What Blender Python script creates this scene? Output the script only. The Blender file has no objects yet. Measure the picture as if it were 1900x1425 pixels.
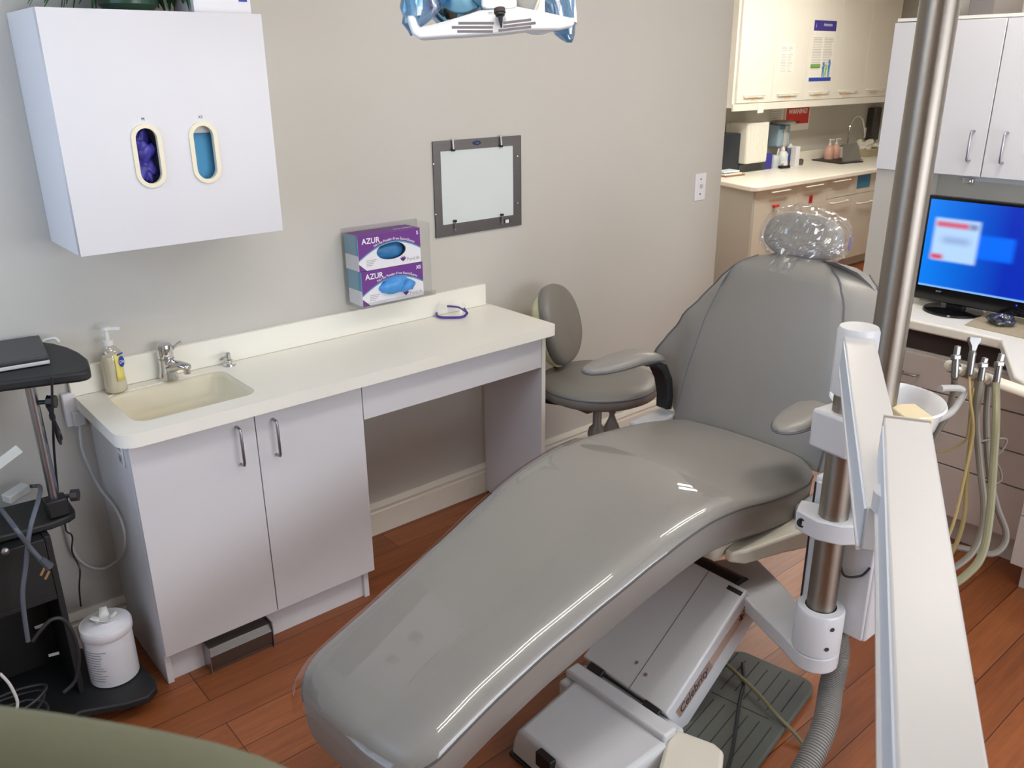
import bpy, math, random
from mathutils import Vector, Matrix, noise
random.seed(7)
C = bpy.context.scene.collection
PI = math.pi
sin, cos = math.sin, math.cos
V = Vector

# ------------------------------------------------------------------ camera
FPX, YAW, PITCH, ROLL = 1582.02, math.radians(40.168), math.radians(20.3555), math.radians(-0.5161)
CAM = V((0, -2.7089, 1.7845))
FW = V((sin(YAW)*cos(PITCH), cos(YAW)*cos(PITCH), -sin(PITCH)))
_r = V((cos(YAW), -sin(YAW), 0)); _u = _r.cross(FW)
RT = _r*cos(ROLL) + _u*sin(ROLL)
UP = -_r*sin(ROLL) + _u*cos(ROLL)

def ray(px, py):
    return FW*FPX + RT*(px-950) - UP*(py-712.5)
def at(px, py, ax, val):
    """point where the sight line of a photograph pixel meets the plane ax = val"""
    d = ray(px, py); i = 'xyz'.index(ax)
    return CAM + d*((val-CAM[i])/d[i])
def atd(px, py, depth):
    return CAM + ray(px, py)*(depth/FPX)

cd = bpy.data.cameras.new('camera'); cam = bpy.data.objects.new('camera', cd); C.objects.link(cam)
cd.sensor_width = 36; cd.lens = 36*FPX/1900; cd.clip_start = .02
m = Matrix.Identity(4)
for i in range(3):
    m[i][0], m[i][1], m[i][2], m[i][3] = RT[i], UP[i], -FW[i], CAM[i]
cam.matrix_world = m
cd.dof.use_dof = True; cd.dof.focus_distance = 2.4; cd.dof.aperture_fstop = 14
bpy.context.scene.camera = cam

# --------------------------------------------------------------- materials
def lin(c):
    c = c/255
    return c/12.92 if c <= .04045 else ((c+.055)/1.055)**2.4
def rgb(r, g, b): return (lin(r), lin(g), lin(b), 1)
MATS = {}
def mat(name, col, rough=.5, metal=0, var=.04, scale=6, bump=0, bscale=200, coat=0, alpha=1, trans=0, emit=None, estr=0, spec=.5, stretch=None):
    """procedural principled material: noise-varied colour, optional fine bump"""
    if name in MATS: return MATS[name]
    mt = bpy.data.materials.new(name); mt.use_nodes = True
    nt = mt.node_tree; n = nt.nodes; L = nt.links
    b = n['Principled BSDF']
    b.inputs['Roughness'].default_value = rough
    b.inputs['Metallic'].default_value = metal
    b.inputs['Coat Weight'].default_value = coat
    b.inputs['Coat Roughness'].default_value = .06
    b.inputs['Alpha'].default_value = alpha
    b.inputs['Transmission Weight'].default_value = trans
    b.inputs['Specular IOR Level'].default_value = spec
    if emit:
        b.inputs['Emission Color'].default_value = emit; b.inputs['Emission Strength'].default_value = estr
    tc = n.new('ShaderNodeTexCoord'); no = n.new('ShaderNodeTexNoise')
    no.inputs['Scale'].default_value = scale; no.inputs['Detail'].default_value = 4
    src = tc.outputs['Object']
    if stretch:
        mp = n.new('ShaderNodeMapping'); mp.inputs['Scale'].default_value = stretch
        L.new(src, mp.inputs['Vector']); src = mp.outputs['Vector']
    L.new(src, no.inputs['Vector'])
    mx = n.new('ShaderNodeMix'); mx.data_type = 'RGBA'
    mx.inputs['A'].default_value = tuple(max(0, c*(1-var)) for c in col[:3])+(1,)
    mx.inputs['B'].default_value = tuple(min(1, c*(1+var)) for c in col[:3])+(1,)
    L.new(no.outputs['Fac'], mx.inputs['Factor']); L.new(mx.outputs['Result'], b.inputs['Base Color'])
    if bump:
        n2 = n.new('ShaderNodeTexNoise'); n2.inputs['Scale'].default_value = bscale; n2.inputs['Detail'].default_value = 3
        L.new(src, n2.inputs['Vector'])
        bp = n.new('ShaderNodeBump'); bp.inputs['Strength'].default_value = bump; bp.inputs['Distance'].default_value = .002
        L.new(n2.outputs['Fac'], bp.inputs['Height']); L.new(bp.outputs['Normal'], b.inputs['Normal'])
    MATS[name] = mt
    return mt

def film(name, col, base=.12, rough=.06, tint=.85):
    mt = bpy.data.materials.new(name); mt.use_nodes = True
    nt = mt.node_tree; n = nt.nodes; L = nt.links
    n.remove(n['Principled BSDF']); out = n['Material Output']
    tr = n.new('ShaderNodeBsdfTransparent'); tr.inputs['Color'].default_value = tuple(1-(1-c)*(1-tint) if tint < 1 else c for c in col[:3])+(1,)
    gl = n.new('ShaderNodeBsdfGlossy'); gl.inputs['Roughness'].default_value = rough
    lf_ = n.new('ShaderNodeLayerWeight'); lf_.inputs['Blend'].default_value = .5
    lw = n.new('ShaderNodeMath'); lw.operation = 'POWER'; lw.inputs[1].default_value = 4; L.new(lf_.outputs['Facing'], lw.inputs[0])
    sm_ = n.new('ShaderNodeMath'); sm_.operation = 'MULTIPLY_ADD'; sm_.inputs[1].default_value = .9; sm_.inputs[2].default_value = .04; L.new(lw.outputs[0], sm_.inputs[0]); lw = sm_
    no = n.new('ShaderNodeTexNoise'); no.inputs['Scale'].default_value = 30
    ad = n.new('ShaderNodeMath'); ad.operation = 'MULTIPLY_ADD'; ad.inputs[1].default_value = base; ad.use_clamp = True
    L.new(no.outputs['Fac'], ad.inputs[0]); L.new(lw.outputs[0], ad.inputs[2])
    mx = n.new('ShaderNodeMixShader')
    L.new(ad.outputs[0], mx.inputs['Fac']); L.new(tr.outputs[0], mx.inputs[1]); L.new(gl.outputs[0], mx.inputs[2])
    L.new(mx.outputs[0], out.inputs['Surface'])
    MATS[name] = mt
    return mt

def wood_floor():
    mt = bpy.data.materials.new('cherry planks'); mt.use_nodes = True
    nt = mt.node_tree; n = nt.nodes; L = nt.links; b = n['Principled BSDF']
    tc = n.new('ShaderNodeTexCoord'); mp = n.new('ShaderNodeMapping')
    mp.inputs['Location'].default_value = (.28, .523+.1225*40, 0)
    L.new(tc.outputs['Object'], mp.inputs['Vector'])
    br = n.new('ShaderNodeTexBrick'); br.offset = .37; br.offset_frequency = 3
    br.inputs['Color1'].default_value = rgb(168, 98, 54); br.inputs['Color2'].default_value = rgb(138, 76, 39)
    br.inputs['Mortar'].default_value = rgb(66, 30, 16); br.inputs['Scale'].default_value = 1
    br.inputs['Mortar Size'].default_value = .0014; br.inputs['Bias'].default_value = 0
    br.inputs['Brick Width'].default_value = .92; br.inputs['Row Height'].default_value = .1225
    L.new(mp.outputs['Vector'], br.inputs['Vector'])
    m2 = n.new('ShaderNodeMapping'); m2.inputs['Scale'].default_value = (2.2, 26, 1)
    L.new(tc.outputs['Object'], m2.inputs['Vector'])
    no = n.new('ShaderNodeTexNoise'); no.inputs['Scale'].default_value = 2.2; no.inputs['Detail'].default_value = 8; no.inputs['Distortion'].default_value = .6
    L.new(m2.outputs['Vector'], no.inputs['Vector'])
    rp = n.new('ShaderNodeValToRGB'); rp.color_ramp.elements[0].position = .3; rp.color_ramp.elements[1].position = .72
    rp.color_ramp.elements[0].color = (.62, .6, .58, 1); rp.color_ramp.elements[1].color = (1.0, 1, 1, 1)
    L.new(no.outputs['Fac'], rp.inputs['Fac'])
    mx = n.new('ShaderNodeMix'); mx.data_type = 'RGBA'; mx.blend_type = 'MULTIPLY'; mx.inputs['Factor'].default_value = .75
    L.new(br.outputs['Color'], mx.inputs['A']); L.new(rp.outputs['Color'], mx.inputs['B'])
    L.new(mx.outputs['Result'], b.inputs['Base Color'])
    b.inputs['Roughness'].default_value = .38
    bp = n.new('ShaderNodeBump'); bp.inputs['Strength'].default_value = .25; bp.inputs['Distance'].default_value = .001; bp.invert = True
    L.new(br.outputs['Fac'], bp.inputs['Height']); L.new(bp.outputs['Normal'], b.inputs['Normal'])
    return mt

M_wall = mat('grey wall paint', rgb(199, 195, 186), .6, var=.015, scale=3, bump=.08, bscale=260)
M_ceil = mat('white ceiling', rgb(235, 233, 228), .8, bump=.1, bscale=120)
M_floor = wood_floor()
M_lam = mat('white laminate', rgb(219, 217, 219), .38, var=.015, scale=4)
M_lamw = mat('warm white laminate', rgb(233, 230, 220), .38, var=.015, scale=4)
M_lamg = mat('pale taupe laminate', rgb(205, 196, 188), .4, var=.02)
M_lamf = mat('warm beige laminate', rgb(214, 208, 195), .4, var=.02)
M_endg = mat('grey laminate end panel', rgb(192, 190, 182), .45, var=.02)
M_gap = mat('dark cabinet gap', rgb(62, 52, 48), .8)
M_ctop = mat('cream solid surface', rgb(246, 242, 230), .3, var=.015, scale=40)
M_basin = mat('ivory basin surface', rgb(232, 224, 200), .32, var=.02, scale=5)
M_trim = mat('white trim paint', rgb(228, 222, 208), .4, var=.02)
M_scuff = mat('scuffed white trim paint', rgb(226, 220, 206), .45, var=.05, scale=14)
M_ss = mat('brushed stainless', rgb(150, 142, 132), .28, 1, var=.1, scale=3, bump=.12, bscale=60, stretch=(60, 60, 1))
M_ssf = mat('brushed steel frame', rgb(126, 122, 118), .38, 1, var=.1, scale=2, bump=.1, bscale=60, stretch=(1, 60, 60))
M_steel = mat('satin nickel', rgb(170, 170, 176), .3, 1)
M_chrome = mat('chrome', rgb(215, 215, 218), .07, 1, var=.01)
M_black = mat('black plastic', rgb(26, 27, 28), .45)
M_blacks = mat('gloss black plastic', rgb(12, 12, 14), .12)
M_char = mat('charcoal laminate', rgb(30, 31, 32), .5, bump=.15, bscale=400)
M_vinyl = mat('grey vinyl upholstery', rgb(141, 137, 131), .36, var=.04, scale=7, bump=.05, bscale=120)
M_pip = mat('dark grey piping', rgb(96, 96, 102), .45)
M_stoolv = mat('stool grey vinyl', rgb(128, 124, 117), .4, var=.04, bump=.05, bscale=120)
M_cream = mat('cream plastic shell', rgb(224, 220, 178), .4)
M_dent = mat('white enamel', rgb(202, 203, 205), .28, var=.015)
M_dentw = mat('warm enamel', rgb(222, 216, 200), .3, var=.015)
M_armw = mat('white delivery arm enamel', rgb(200, 197, 195), .35, var=.01)
M_armg = mat('pale blue grey side rail', rgb(196, 204, 216), .4, var=.02)
M_capg = mat('light grey cap', rgb(200, 200, 202), .4)
M_strp = mat('taupe stripe', rgb(176, 152, 138), .5)
M_purple = mat('purple print', rgb(112, 52, 138), .5)
M_teal = mat('teal print', rgb(92, 158, 186), .5)
M_white = mat('white card', rgb(232, 230, 234), .5, var=.02)
M_paper = mat('white paper', rgb(238, 236, 228), .7, var=.02)
M_ink = mat('dark ink', rgb(48, 48, 58), .7)
M_inkg = mat('grey print', rgb(170, 168, 168), .7)
M_inkw = mat('white lettering', rgb(244, 244, 246), .6)
M_glovb = mat('blue nitrile', rgb(74, 150, 218), .42, var=.2, scale=40)
M_glovd = mat('deep blue nitrile', rgb(52, 120, 176), .45, var=.3, scale=40)
M_glovp = mat('violet nitrile', rgb(72, 66, 168), .42, var=.25, scale=30)
M_mask = mat('blue mask paper', rgb(70, 150, 196), .6, var=.12, scale=3, stretch=(40, 1, 1))
M_ivory = mat('ivory ring', rgb(236, 226, 196), .4)
M_frost = mat('frosted viewer panel', rgb(214, 220, 216), .35, var=.01)
M_navy = mat('navy badge', rgb(28, 52, 92), .35)
M_soap = mat('pale soap', rgb(232, 224, 200), .25, var=.03, alpha=1)
M_soapc = film('clear bottle plastic', rgb(235, 232, 225), .16, .1, .7)
M_label = mat('yellow label', rgb(236, 220, 120), .5)
M_blue = mat('blue label', rgb(40, 70, 170), .5)
M_red = mat('red sign', rgb(206, 44, 40), .5)
M_orange = mat('orange print', rgb(230, 120, 50), .5)
M_violet = mat('violet frame plastic', rgb(74, 50, 150), .3)
M_clear = film('clear acrylic', rgb(240, 244, 246), .1, .03, .9)
M_sleeve = film('clear vinyl sleeve', rgb(250, 250, 250), .03, .03, .9)
M_bag = film('crinkled plastic film', rgb(240, 240, 244), .19, .13, .9)
M_bluef = film('blue barrier film', rgb(70, 170, 225), .3, .15, .25)
M_mat = mat('grey green rubber mat', rgb(84, 86, 80), .6, var=.08, bump=.2, bscale=90)
M_rib = mat('groove shadow rubber', rgb(44, 46, 44), .8)
M_cordy = mat('khaki hose', rgb(150, 128, 78), .45)
M_cordg = mat('grey hose', rgb(112, 104, 92), .45)
M_cordo = mat('olive hose', rgb(126, 120, 90), .45)
M_hand = mat('handpiece steel', rgb(140, 138, 136), .3, 1)
M_cordw = mat('white cord', rgb(214, 214, 210), .45)
M_cordk = mat('dark cord', rgb(40, 40, 44), .5)
M_cords = mat('slate cord', rgb(92, 98, 108), .5)
M_hose = mat('ribbed grey hose', rgb(138, 134, 128), .5)
M_olive = mat('olive green upholstery', rgb(108, 109, 86), .75, var=.06, scale=14, bump=.1, bscale=200)
M_porc = mat('white porcelain', rgb(238, 238, 240), .15, var=.01)
M_brass = mat('brass prong', rgb(210, 190, 140), .3, 1)
M_leaf = mat('green leaf', rgb(40, 92, 44), .45, var=.3, scale=20)
M_box = mat('grey card', rgb(120, 112, 110), .6)
M_taupe = mat('tan desk mat', rgb(176, 162, 134), .7, var=.1, scale=60, bump=.15)
M_pink = mat('pink soap', rgb(226, 178, 158), .3)
M_green = mat('pale green plastic', rgb(196, 226, 190), .5)
M_fig = mat('blue figure print', rgb(56, 130, 196), .6)
M_figg = mat('green figure print', rgb(140, 190, 110), .6)
M_bluesign = mat('sterilised pouch blue', rgb(52, 126, 164), .4, var=.15, scale=30)
M_lens = mat('dichroic reflector', rgb(150, 200, 225), .08, 1, var=.25, scale=8)

# ---------------------------------------------------------- mesh builders
def aniso(mt, rot):
    nt = mt.node_tree; b = nt.nodes['Principled BSDF']; tg = nt.nodes.new('ShaderNodeTangent'); tg.direction_type = 'RADIAL'; tg.axis = 'Z'
    nt.links.new(tg.outputs[0], b.inputs['Tangent']); b.inputs['Anisotropic'].default_value = .9; b.inputs['Anisotropic Rotation'].default_value = rot; b.inputs['Roughness'].default_value = .34
aniso(M_ss, .25)
class B:
    def __init__(s): s.v = []; s.f = []
    def add(s, vs, fs):
        k = len(s.v); s.v += [V(p) for p in vs]; s.f += [tuple(i+k for i in f) for f in fs]; return s
    def box(s, x0, x1, y0, y1, z0, z1):
        return s.obox(V(((x0+x1)/2, (y0+y1)/2, (z0+z1)/2)), V(((x1-x0)/2, 0, 0)), V((0, (y1-y0)/2, 0)), V((0, 0, (z1-z0)/2)))
    def obox(s, c, a, b, d):
        c, a, b, d = V(c), V(a), V(b), V(d)
        vs = [c-a-b-d, c+a-b-d, c+a+b-d, c-a+b-d, c-a-b+d, c+a-b+d, c+a+b+d, c-a+b+d]
        fs = [(0, 3, 2, 1), (4, 5, 6, 7), (0, 1, 5, 4), (1, 2, 6, 5), (2, 3, 7, 6), (3, 0, 4, 7)]
        if a.cross(b).dot(d) < 0: fs = [f[::-1] for f in fs]
        return s.add(vs, fs)
    def beam(s, p0, p1, w, h, up=(0, 0, 1)):
        p0, p1 = V(p0), V(p1); d = (p1-p0)/2; sd = d.cross(V(up)).normalized(); u = sd.cross(d).normalized()
        return s.obox((p0+p1)/2, d, sd*w/2, u*h/2)
    def loft(s, rings, cap=True, closed=True):
        n = len(rings[0]); k = len(s.v)
        for r in rings: s.v += [V(p) for p in r]
        for i in range(len(rings)-1):
            for j in range(n if closed else n-1):
                a = k+i*n+j; b2 = k+i*n+(j+1) % n
                s.f.append((a, b2, b2+n, a+n))
        if cap and closed:
            s.f.append(tuple(k+j for j in range(n))[::-1]); e = k+(len(rings)-1)*n
            s.f.append(tuple(e+j for j in range(n)))
        return s
    def cyl(s, p0, p1, r0, r1=None, n=24, cap=True):
        p0, p1 = V(p0), V(p1); r1 = r0 if r1 is None else r1
        d = (p1-p0).normalized(); a = d.orthogonal().normalized(); b = d.cross(a)
        rg = lambda p, r: [p+(a*cos(2*PI*i/n)+b*sin(2*PI*i/n))*r for i in range(n)]
        return s.loft([rg(p0, r0), rg(p1, r1)], cap)
    def lathe(s, c, prof, ax=(0, 0, 1), n=28, sx=1, cap=True):
        c = V(c); d = V(ax).normalized()
        a = V((1, 0, 0)) if abs(d.z) > .99 else d.orthogonal().normalized()
        b = d.cross(a)
        return s.loft([[c+d*z+(a*cos(2*PI*i/n)*sx+b*sin(2*PI*i/n))*max(r, 1e-4) for i in range(n)] for r, z in prof], cap)
    def tube(s, pts, r, n=8, sm=6, cap=True, r1=None):
        pts = [V(p) for p in pts]
        if sm and len(pts) > 2: pts = crom(pts, sm)
        rings = []; a = None
        for i, p in enumerate(pts):
            d = (pts[min(i+1, len(pts)-1)]-pts[max(i-1, 0)]).normalized()
            a = d.orthogonal().normalized() if a is None else (a-d*a.dot(d)).normalized()
            b = d.cross(a); rr = r if r1 is None else r+(r1-r)*i/(len(pts)-1)
            rings.append([p+(a*cos(2*PI*k/n)+b*sin(2*PI*k/n))*rr for k in range(n)])
        return s.loft(rings, cap)
    def prism(s, poly, vec):
        poly = [V(p) for p in poly]; vec = V(vec); n = len(poly)
        nn = V((0, 0, 0))
        for i in range(n): nn += poly[i].cross(poly[(i+1) % n])
        if nn.dot(vec) < 0: poly = poly[::-1]
        return s.loft([poly, [p+vec for p in poly]])
    def ell(s, c, a, b, d, n=20, m=12):
        c, a, b, d = V(c), V(a), V(b), V(d)
        return s.loft([[c+d*cos(t)*-1+(a*cos(2*PI*i/n)+b*sin(2*PI*i/n))*max(sin(t), 1e-3) for i in range(n)] for t in [PI*k/m for k in range(m+1)]])

def crom(p, k):
    out = []
    for i in range(len(p)-1):
        a, b, c, d = p[max(i-1, 0)], p[i], p[i+1], p[min(i+2, len(p)-1)]
        for j in range(k):
            t = j/k
            out.append(.5*((2*b)+(c-a)*t+(2*a-5*b+4*c-d)*t*t+(3*b-a-3*c+d)*t**3))
    out.append(p[-1]); return out

def rrect(w, h, r, n=5):
    """rounded rectangle outline, half sizes w h"""
    o = []
    for cx, cy, a0 in ((w-r, h-r, 0), (-w+r, h-r, 90), (-w+r, -h+r, 180), (w-r, -h+r, 270)):
        for i in range(n+1):
            a = math.radians(a0+90*i/n); o.append((cx+r*cos(a), cy+r*sin(a)))
    return o

def wloc(o):
    p = V((0, 0, 0))
    while o is not None: p = p+o.location; o = o.parent
    return p

def obj(name, b, m, parent=None, bevel=0, ang=35, smooth=True, origin=None, solid=0, sub=0, seg=2):
    me = bpy.data.meshes.new(name)
    off = wloc(parent) if parent is not None else V(origin or (0, 0, 0))
    me.from_pydata([v-off for v in b.v], [], b.f); me.update()
    o = bpy.data.objects.new(name, me); C.objects.link(o)
    me.materials.append(m)
    if smooth:
        me.polygons.foreach_set('use_smooth', [True]*len(me.polygons)); me.set_sharp_from_angle(angle=math.radians(ang))
    if parent is not None: o.parent = parent
    else: o.location = off
    if solid:
        md = o.modifiers.new('solid', 'SOLIDIFY'); md.thickness = solid; md.offset = -1
    if bevel:
        md = o.modifiers.new('bevel', 'BEVEL'); md.width = bevel; md.segments = seg; md.limit_method = 'ANGLE'; md.angle_limit = math.radians(40)
    if sub:
        md = o.modifiers.new('sub', 'SUBSURF'); md.levels = sub; md.render_levels = sub
    return o

def tag(o, label, cat, group=None):
    o['label'] = label; o['category'] = cat
    if group: o['group'] = group
    return o
def thing(name, label, cat, loc=(0, 0, 0), group=None):
    o = bpy.data.objects.new(name, None); C.objects.link(o); o.location = loc; o.empty_display_size = .05
    return tag(o, label, cat, group)
def struct(name, b, m, **k):
    o = obj(name, b, m, **k); o['kind'] = 'structure'; return o

def from_curve(cu, name, m, parent, mw):
    t = bpy.data.objects.new('tmp', cu); C.objects.link(t); t.matrix_world = mw
    bpy.context.view_layer.update()
    dg = bpy.context.evaluated_depsgraph_get()
    me = bpy.data.meshes.new_from_object(t.evaluated_get(dg))
    me.transform(mw)
    bpy.data.objects.remove(t)
    off = wloc(parent) if parent is not None else V((0, 0, 0))
    me.transform(Matrix.Translation(-off)); me.materials.clear(); me.materials.append(m)
    o = bpy.data.objects.new(name, me); C.objects.link(o)
    if parent is not None: o.parent = parent
    return o

def frame(pos, xd, yd):
    xd = V(xd).normalized(); zd = xd.cross(V(yd)).normalized(); yd = zd.cross(xd)
    mm = Matrix.Identity(4)
    for i in range(3): mm[i][0], mm[i][1], mm[i][2], mm[i][3] = xd[i], yd[i], zd[i], pos[i]
    return mm
def text(name, s, size, pos, xd, yd, m, parent, shear=0, align='LEFT', ext=.0002, space=1, bold=0):
    cu = bpy.data.curves.new('t', 'FONT'); cu.body = s; cu.size = size; cu.shear = shear; cu.align_x = align
    cu.extrude = ext; cu.space_character = space; cu.offset = bold
    return from_curve(cu, name, m, parent, frame(V(pos), xd, yd))
def plate(name, outer, holes, th, pos, xd, yd, m, parent):
    """flat plate with holes, th thick behind pos"""
    cu = bpy.data.curves.new('p', 'CURVE'); cu.dimensions = '2D'; cu.fill_mode = 'BOTH'; cu.extrude = th/2
    for poly in [outer]+holes:
        sp = cu.splines.new('POLY'); sp.points.add(len(poly)-1); sp.use_cyclic_u = True
        for q, p in zip(sp.points, poly): q.co = (p[0], p[1], 0, 1)
    f = frame(V(pos), xd, yd); z = V((f[0][2], f[1][2], f[2][2]))
    return from_curve(cu, name, m, parent, Matrix.Translation(-z*th/2) @ f)
def stadium(cx, cy, hw, hh, n=12):
    return [(cx+hw*cos(a), cy+(hh-hw)+hw*sin(a)) for a in [PI*i/n for i in range(n+1)]] + [(cx+hw*cos(a), cy-(hh-hw)+hw*sin(a)) for a in [PI+PI*i/n for i in range(n+1)]]

X, Y, Z = V((1, 0, 0)), V((0, 1, 0)), V((0, 0, 1))
def handle(parent, p0, p1, out, r=.0045, m=None, name='handle', st=.028):
    """bar pull from p0 to p1 standing off along out"""
    p0, p1, out = V(p0), V(p1), V(out); d = (p1-p0).normalized()
    b = B().tube([p0, p0+out*(st-.008), p0+out*st+d*.008, p1+out*st-d*.008, p1+out*(st-.008), p1], r, 10, 0)
    b = B().tube([p0, p0+out*(st*.6), p0+out*(st*.9)+d*.003, p0+out*st+d*.01, p1+out*st-d*.01, p1+out*(st*.9)-d*.003, p1+out*(st*.6), p1], r, 10, 0)
    return obj(name, b, m or M_steel, parent, ang=60)

# ================================================================ SETTING
ZC = 2.62
struct('floor', B().box(-1.4, 9.2, -4.4, 2.2, -.05, 0), M_floor)
struct('ceiling', B().box(-1.4, 9.2, -4.4, 2.2, ZC, ZC+.05), M_ceil)
struct('wall_back', B().box(-1.4, 3.70, 0, .12, 0, ZC), M_wall)
WY0, WY1, WZ0, WZ1 = -1.70, -.25, 1.15, 2.25
WLX = -.62
struct('wall_left', B().box(WLX-.12, WLX, -4.4, WY0, 0, ZC).box(WLX-.12, WLX, WY1, 0, 0, ZC).box(WLX-.12, WLX, WY0, WY1, 0, WZ0).box(WLX-.12, WLX, WY0, WY1, WZ1, ZC), M_wall)
struct('wall_front', B().box(-1.4, 9.2, -4.52, -4.4, 0, ZC), M_wall)
struct('wall_right', B().box(3.86, 3.98, -4.4, -.912, 0, ZC), M_wall)
struct('wall_partition', B().box(3.522, 3.859, -1.02, -.912, 0, 1.935).box(3.981, 9.2, -1.02, -.912, 0, ZC), M_wall)
struct('wall_far', B().box(3.58, 9.2, 2.05, 2.17, 0, ZC), M_wall)
struct('wall_side', B().box(9.1, 9.2, -.912, 2.05, 0, ZC), M_wall)
struct('wall_hall', B().box(3.58, 3.70, .12, 2.05, 0, ZC), M_wall)
struct('window_1', B().box(WLX-.13, WLX+.015, WY0-.06, WY0, WZ0-.06, WZ1+.06).box(WLX-.13, WLX+.015, WY1, WY1+.06, WZ0-.06, WZ1+.06).box(WLX-.13, WLX+.015, WY0, WY1, WZ1, WZ1+.06)
       .box(WLX-.13, WLX+.05, WY0-.08, WY1+.08, WZ0-.06, WZ0).box(WLX-.08, WLX-.04, WY0, WY1, 1.68, 1.71), M_trim, bevel=.004)
def baseboard(name, x0, x1):
    prof = [(0, 0), (-.016, 0), (-.016, .098), (-.012, .102), (-.012, .112), (-.018, .118), (-.014, .130), (-.006, .140), (0, .140)]
    b = B().loft([[V((x, p[0], p[1])) for p in prof] for x in (x0, x1)])
    return struct(name, b, M_scuff, ang=25)
baseboard('baseboard_back', WLX, 3.70)
# ceiling lamps (the fluorescent troffers of the room)
LT1, LT2, LT3 = 16.5, 20, 44
def troffer(cx, cy, lx, ly, label, strength, col, group='ceiling light panels'):
    t = thing('ceiling_light', label, 'ceiling light', (cx, cy, ZC), group)
    f = B().box(cx-lx/2-.03, cx+lx/2+.03, cy-ly/2-.03, cy-ly/2, ZC-.03, ZC).box(cx-lx/2-.03, cx+lx/2+.03, cy+ly/2, cy+ly/2+.03, ZC-.03, ZC)
    f.box(cx-lx/2-.03, cx-lx/2, cy-ly/2, cy+ly/2, ZC-.03, ZC).box(cx+lx/2, cx+lx/2+.03, cy-ly/2, cy+ly/2, ZC-.03, ZC)
    obj('frame', f, M_trim, t)
    obj('reflector_tray', B().box(cx-lx/2, cx+lx/2, cy-ly/2, cy+ly/2, ZC-.004, ZC-.001), M_ceil, t)
    for k in (-1, 1):
        y0, y1 = cy+k*ly*.22-.035, cy+k*ly*.22+.035
        obj('diffuser', B().box(cx-lx/2, cx+lx/2, y0, y1, ZC-.02, ZC-.005), mat('lit diffuser '+str(strength), (1, 1, 1, 1), .5, emit=col, estr=strength), t)
    return t
troffer(1.15, -1.62, 1.2, .5, 'lit twin-strip ceiling panel above the foot of the grey chair', LT1, (1, .955, .885, 1))
troffer(3.0, -1.72, 1.2, .5, 'lit twin-strip ceiling panel towards the right-hand counter', LT2, (1, .955, .885, 1))
troffer(6.3, .55, 1.6, .5, 'lit twin-strip ceiling panel in the far sterilising room', LT3, (1, .96, .86, 1))

troffer(4.7, .75, 1.2, .5, 'lit twin-strip ceiling panel in the passage before the far room', 28, (1, .98, .92, 1))
# ======================================================= LEFT WALL CABINET
cx0, cx1, cz0, cz1, cyf = .565, 1.137, 1.330, 1.930, -.298
wc = thing('wall_cabinet', 'white wall cabinet with two oval dispenser openings above the sink', 'cabinet', (cx0, 0, cz0))
t_ = .018
b = B().box(cx0, cx0+t_, -.277, -.001, cz0, cz1).box(cx1-t_, cx1, -.277, -.001, cz0, cz1).box(cx0+t_, cx1-t_, -.277, -.001, cz0, cz0+t_).box(cx0+t_, cx1-t_, -.277, -.001, cz1-t_, cz1).box(cx0+t_, cx1-t_, -.012, -.001, cz0+t_, cz1-t_)
b.box(cx0+t_, cx1-t_, -.20, -.19, 1.43, cz1-t_)
obj('body', b, M_lam, wc, bevel=.0015)
cxm, czm = (cx0+cx1)/2, (cz0+cz1)/2
hA, hB = at(275.5, 289.5, 'y', cyf), at(380, 283, 'y', cyf)
hwid, hhei = .031, .0745
door = plate('front_panel', [(-.285, -.2995), (.2855, -.2995), (.2855, .2995), (-.285, .2995)], [stadium(h.x-cxm, h.z-czm, hwid, hhei) for h in (hA, hB)], .019, (cxm, cyf, czm), X, Z, M_lam, wc)
for h, tx in ((hA, 'M'), (hB, 'XS')):
    plate('oval_ring', stadium(0, 0, hwid+.008, hhei+.008), [stadium(0, 0, hwid-.003, hhei-.003)], .012, (h.x, cyf-.006, h.z), X, Z, M_ivory, door)
    text('lettering', tx, .011, (h.x, cyf-.0006, h.z+hhei+.016), X, Z, M_ink, door, align='CENTER')
# gloves and masks inside, seen through the openings
def lump(c, a, b2, d, amp, sc, seed, n=30, m=22):
    bb = B().ell(c, a, b2, d, n, m); c = V(c)
    for i, v in enumerate(bb.v):
        q = (v-c)
        k = noise.noise(v*sc+V((seed, 0, 0)))+.6*abs(noise.noise(v*sc*2.3+V((0, seed, 0))))
        bb.v[i] = c+q*(1+amp*k)
    return bb
tag(obj('glove_bundle', lump((hA.x-.006, -.243, hA.z-.004), (.036, 0, 0), (0, .03, 0), (0, 0, .078), .6, 42, 3, 60, 44), M_glovp, origin=(hA.x, -.245, hA.z), ang=60), 'violet gloves bunched in the left oval opening of the white wall cabinet', 'gloves')
mk = B()
for k in range(6): mk.box(hB.x-.05+.001*k, hB.x+.044, -.205-.011*k-.008, -.205-.011*k, 1.4415, hB.z+.050)
mkp = thing('mask_pack', 'stack of blue face masks behind the right oval opening of the wall cabinet', 'masks', (hB.x, -.24, 1.4415))
obj('masks', mk, M_mask, mkp)
obj('backing_card', B().box(hB.x-.055, hB.x+.05, -.2045, -.2015, 1.4415, hB.z+.12).box(hB.x-.055, hB.x+.05, -.2735, -.2725, hB.z+.051, hB.z+.10), M_paper, mkp)
obj('shelf', B().box(cx0+t_, cx1-t_, -.275, -.2005, 1.43, 1.441), M_lam, wc)
pg = at(403, 446, 'z', cz0-.004)
tag(obj('puck_light', B().lathe((pg.x, -.20, cz0-.014), [(.016, 0), (.022, .004), (.022, .014)]), M_green, origin=(pg.x, -.2, cz0)), 'small pale green round puck stuck under the white wall cabinet', 'puck light')
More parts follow.
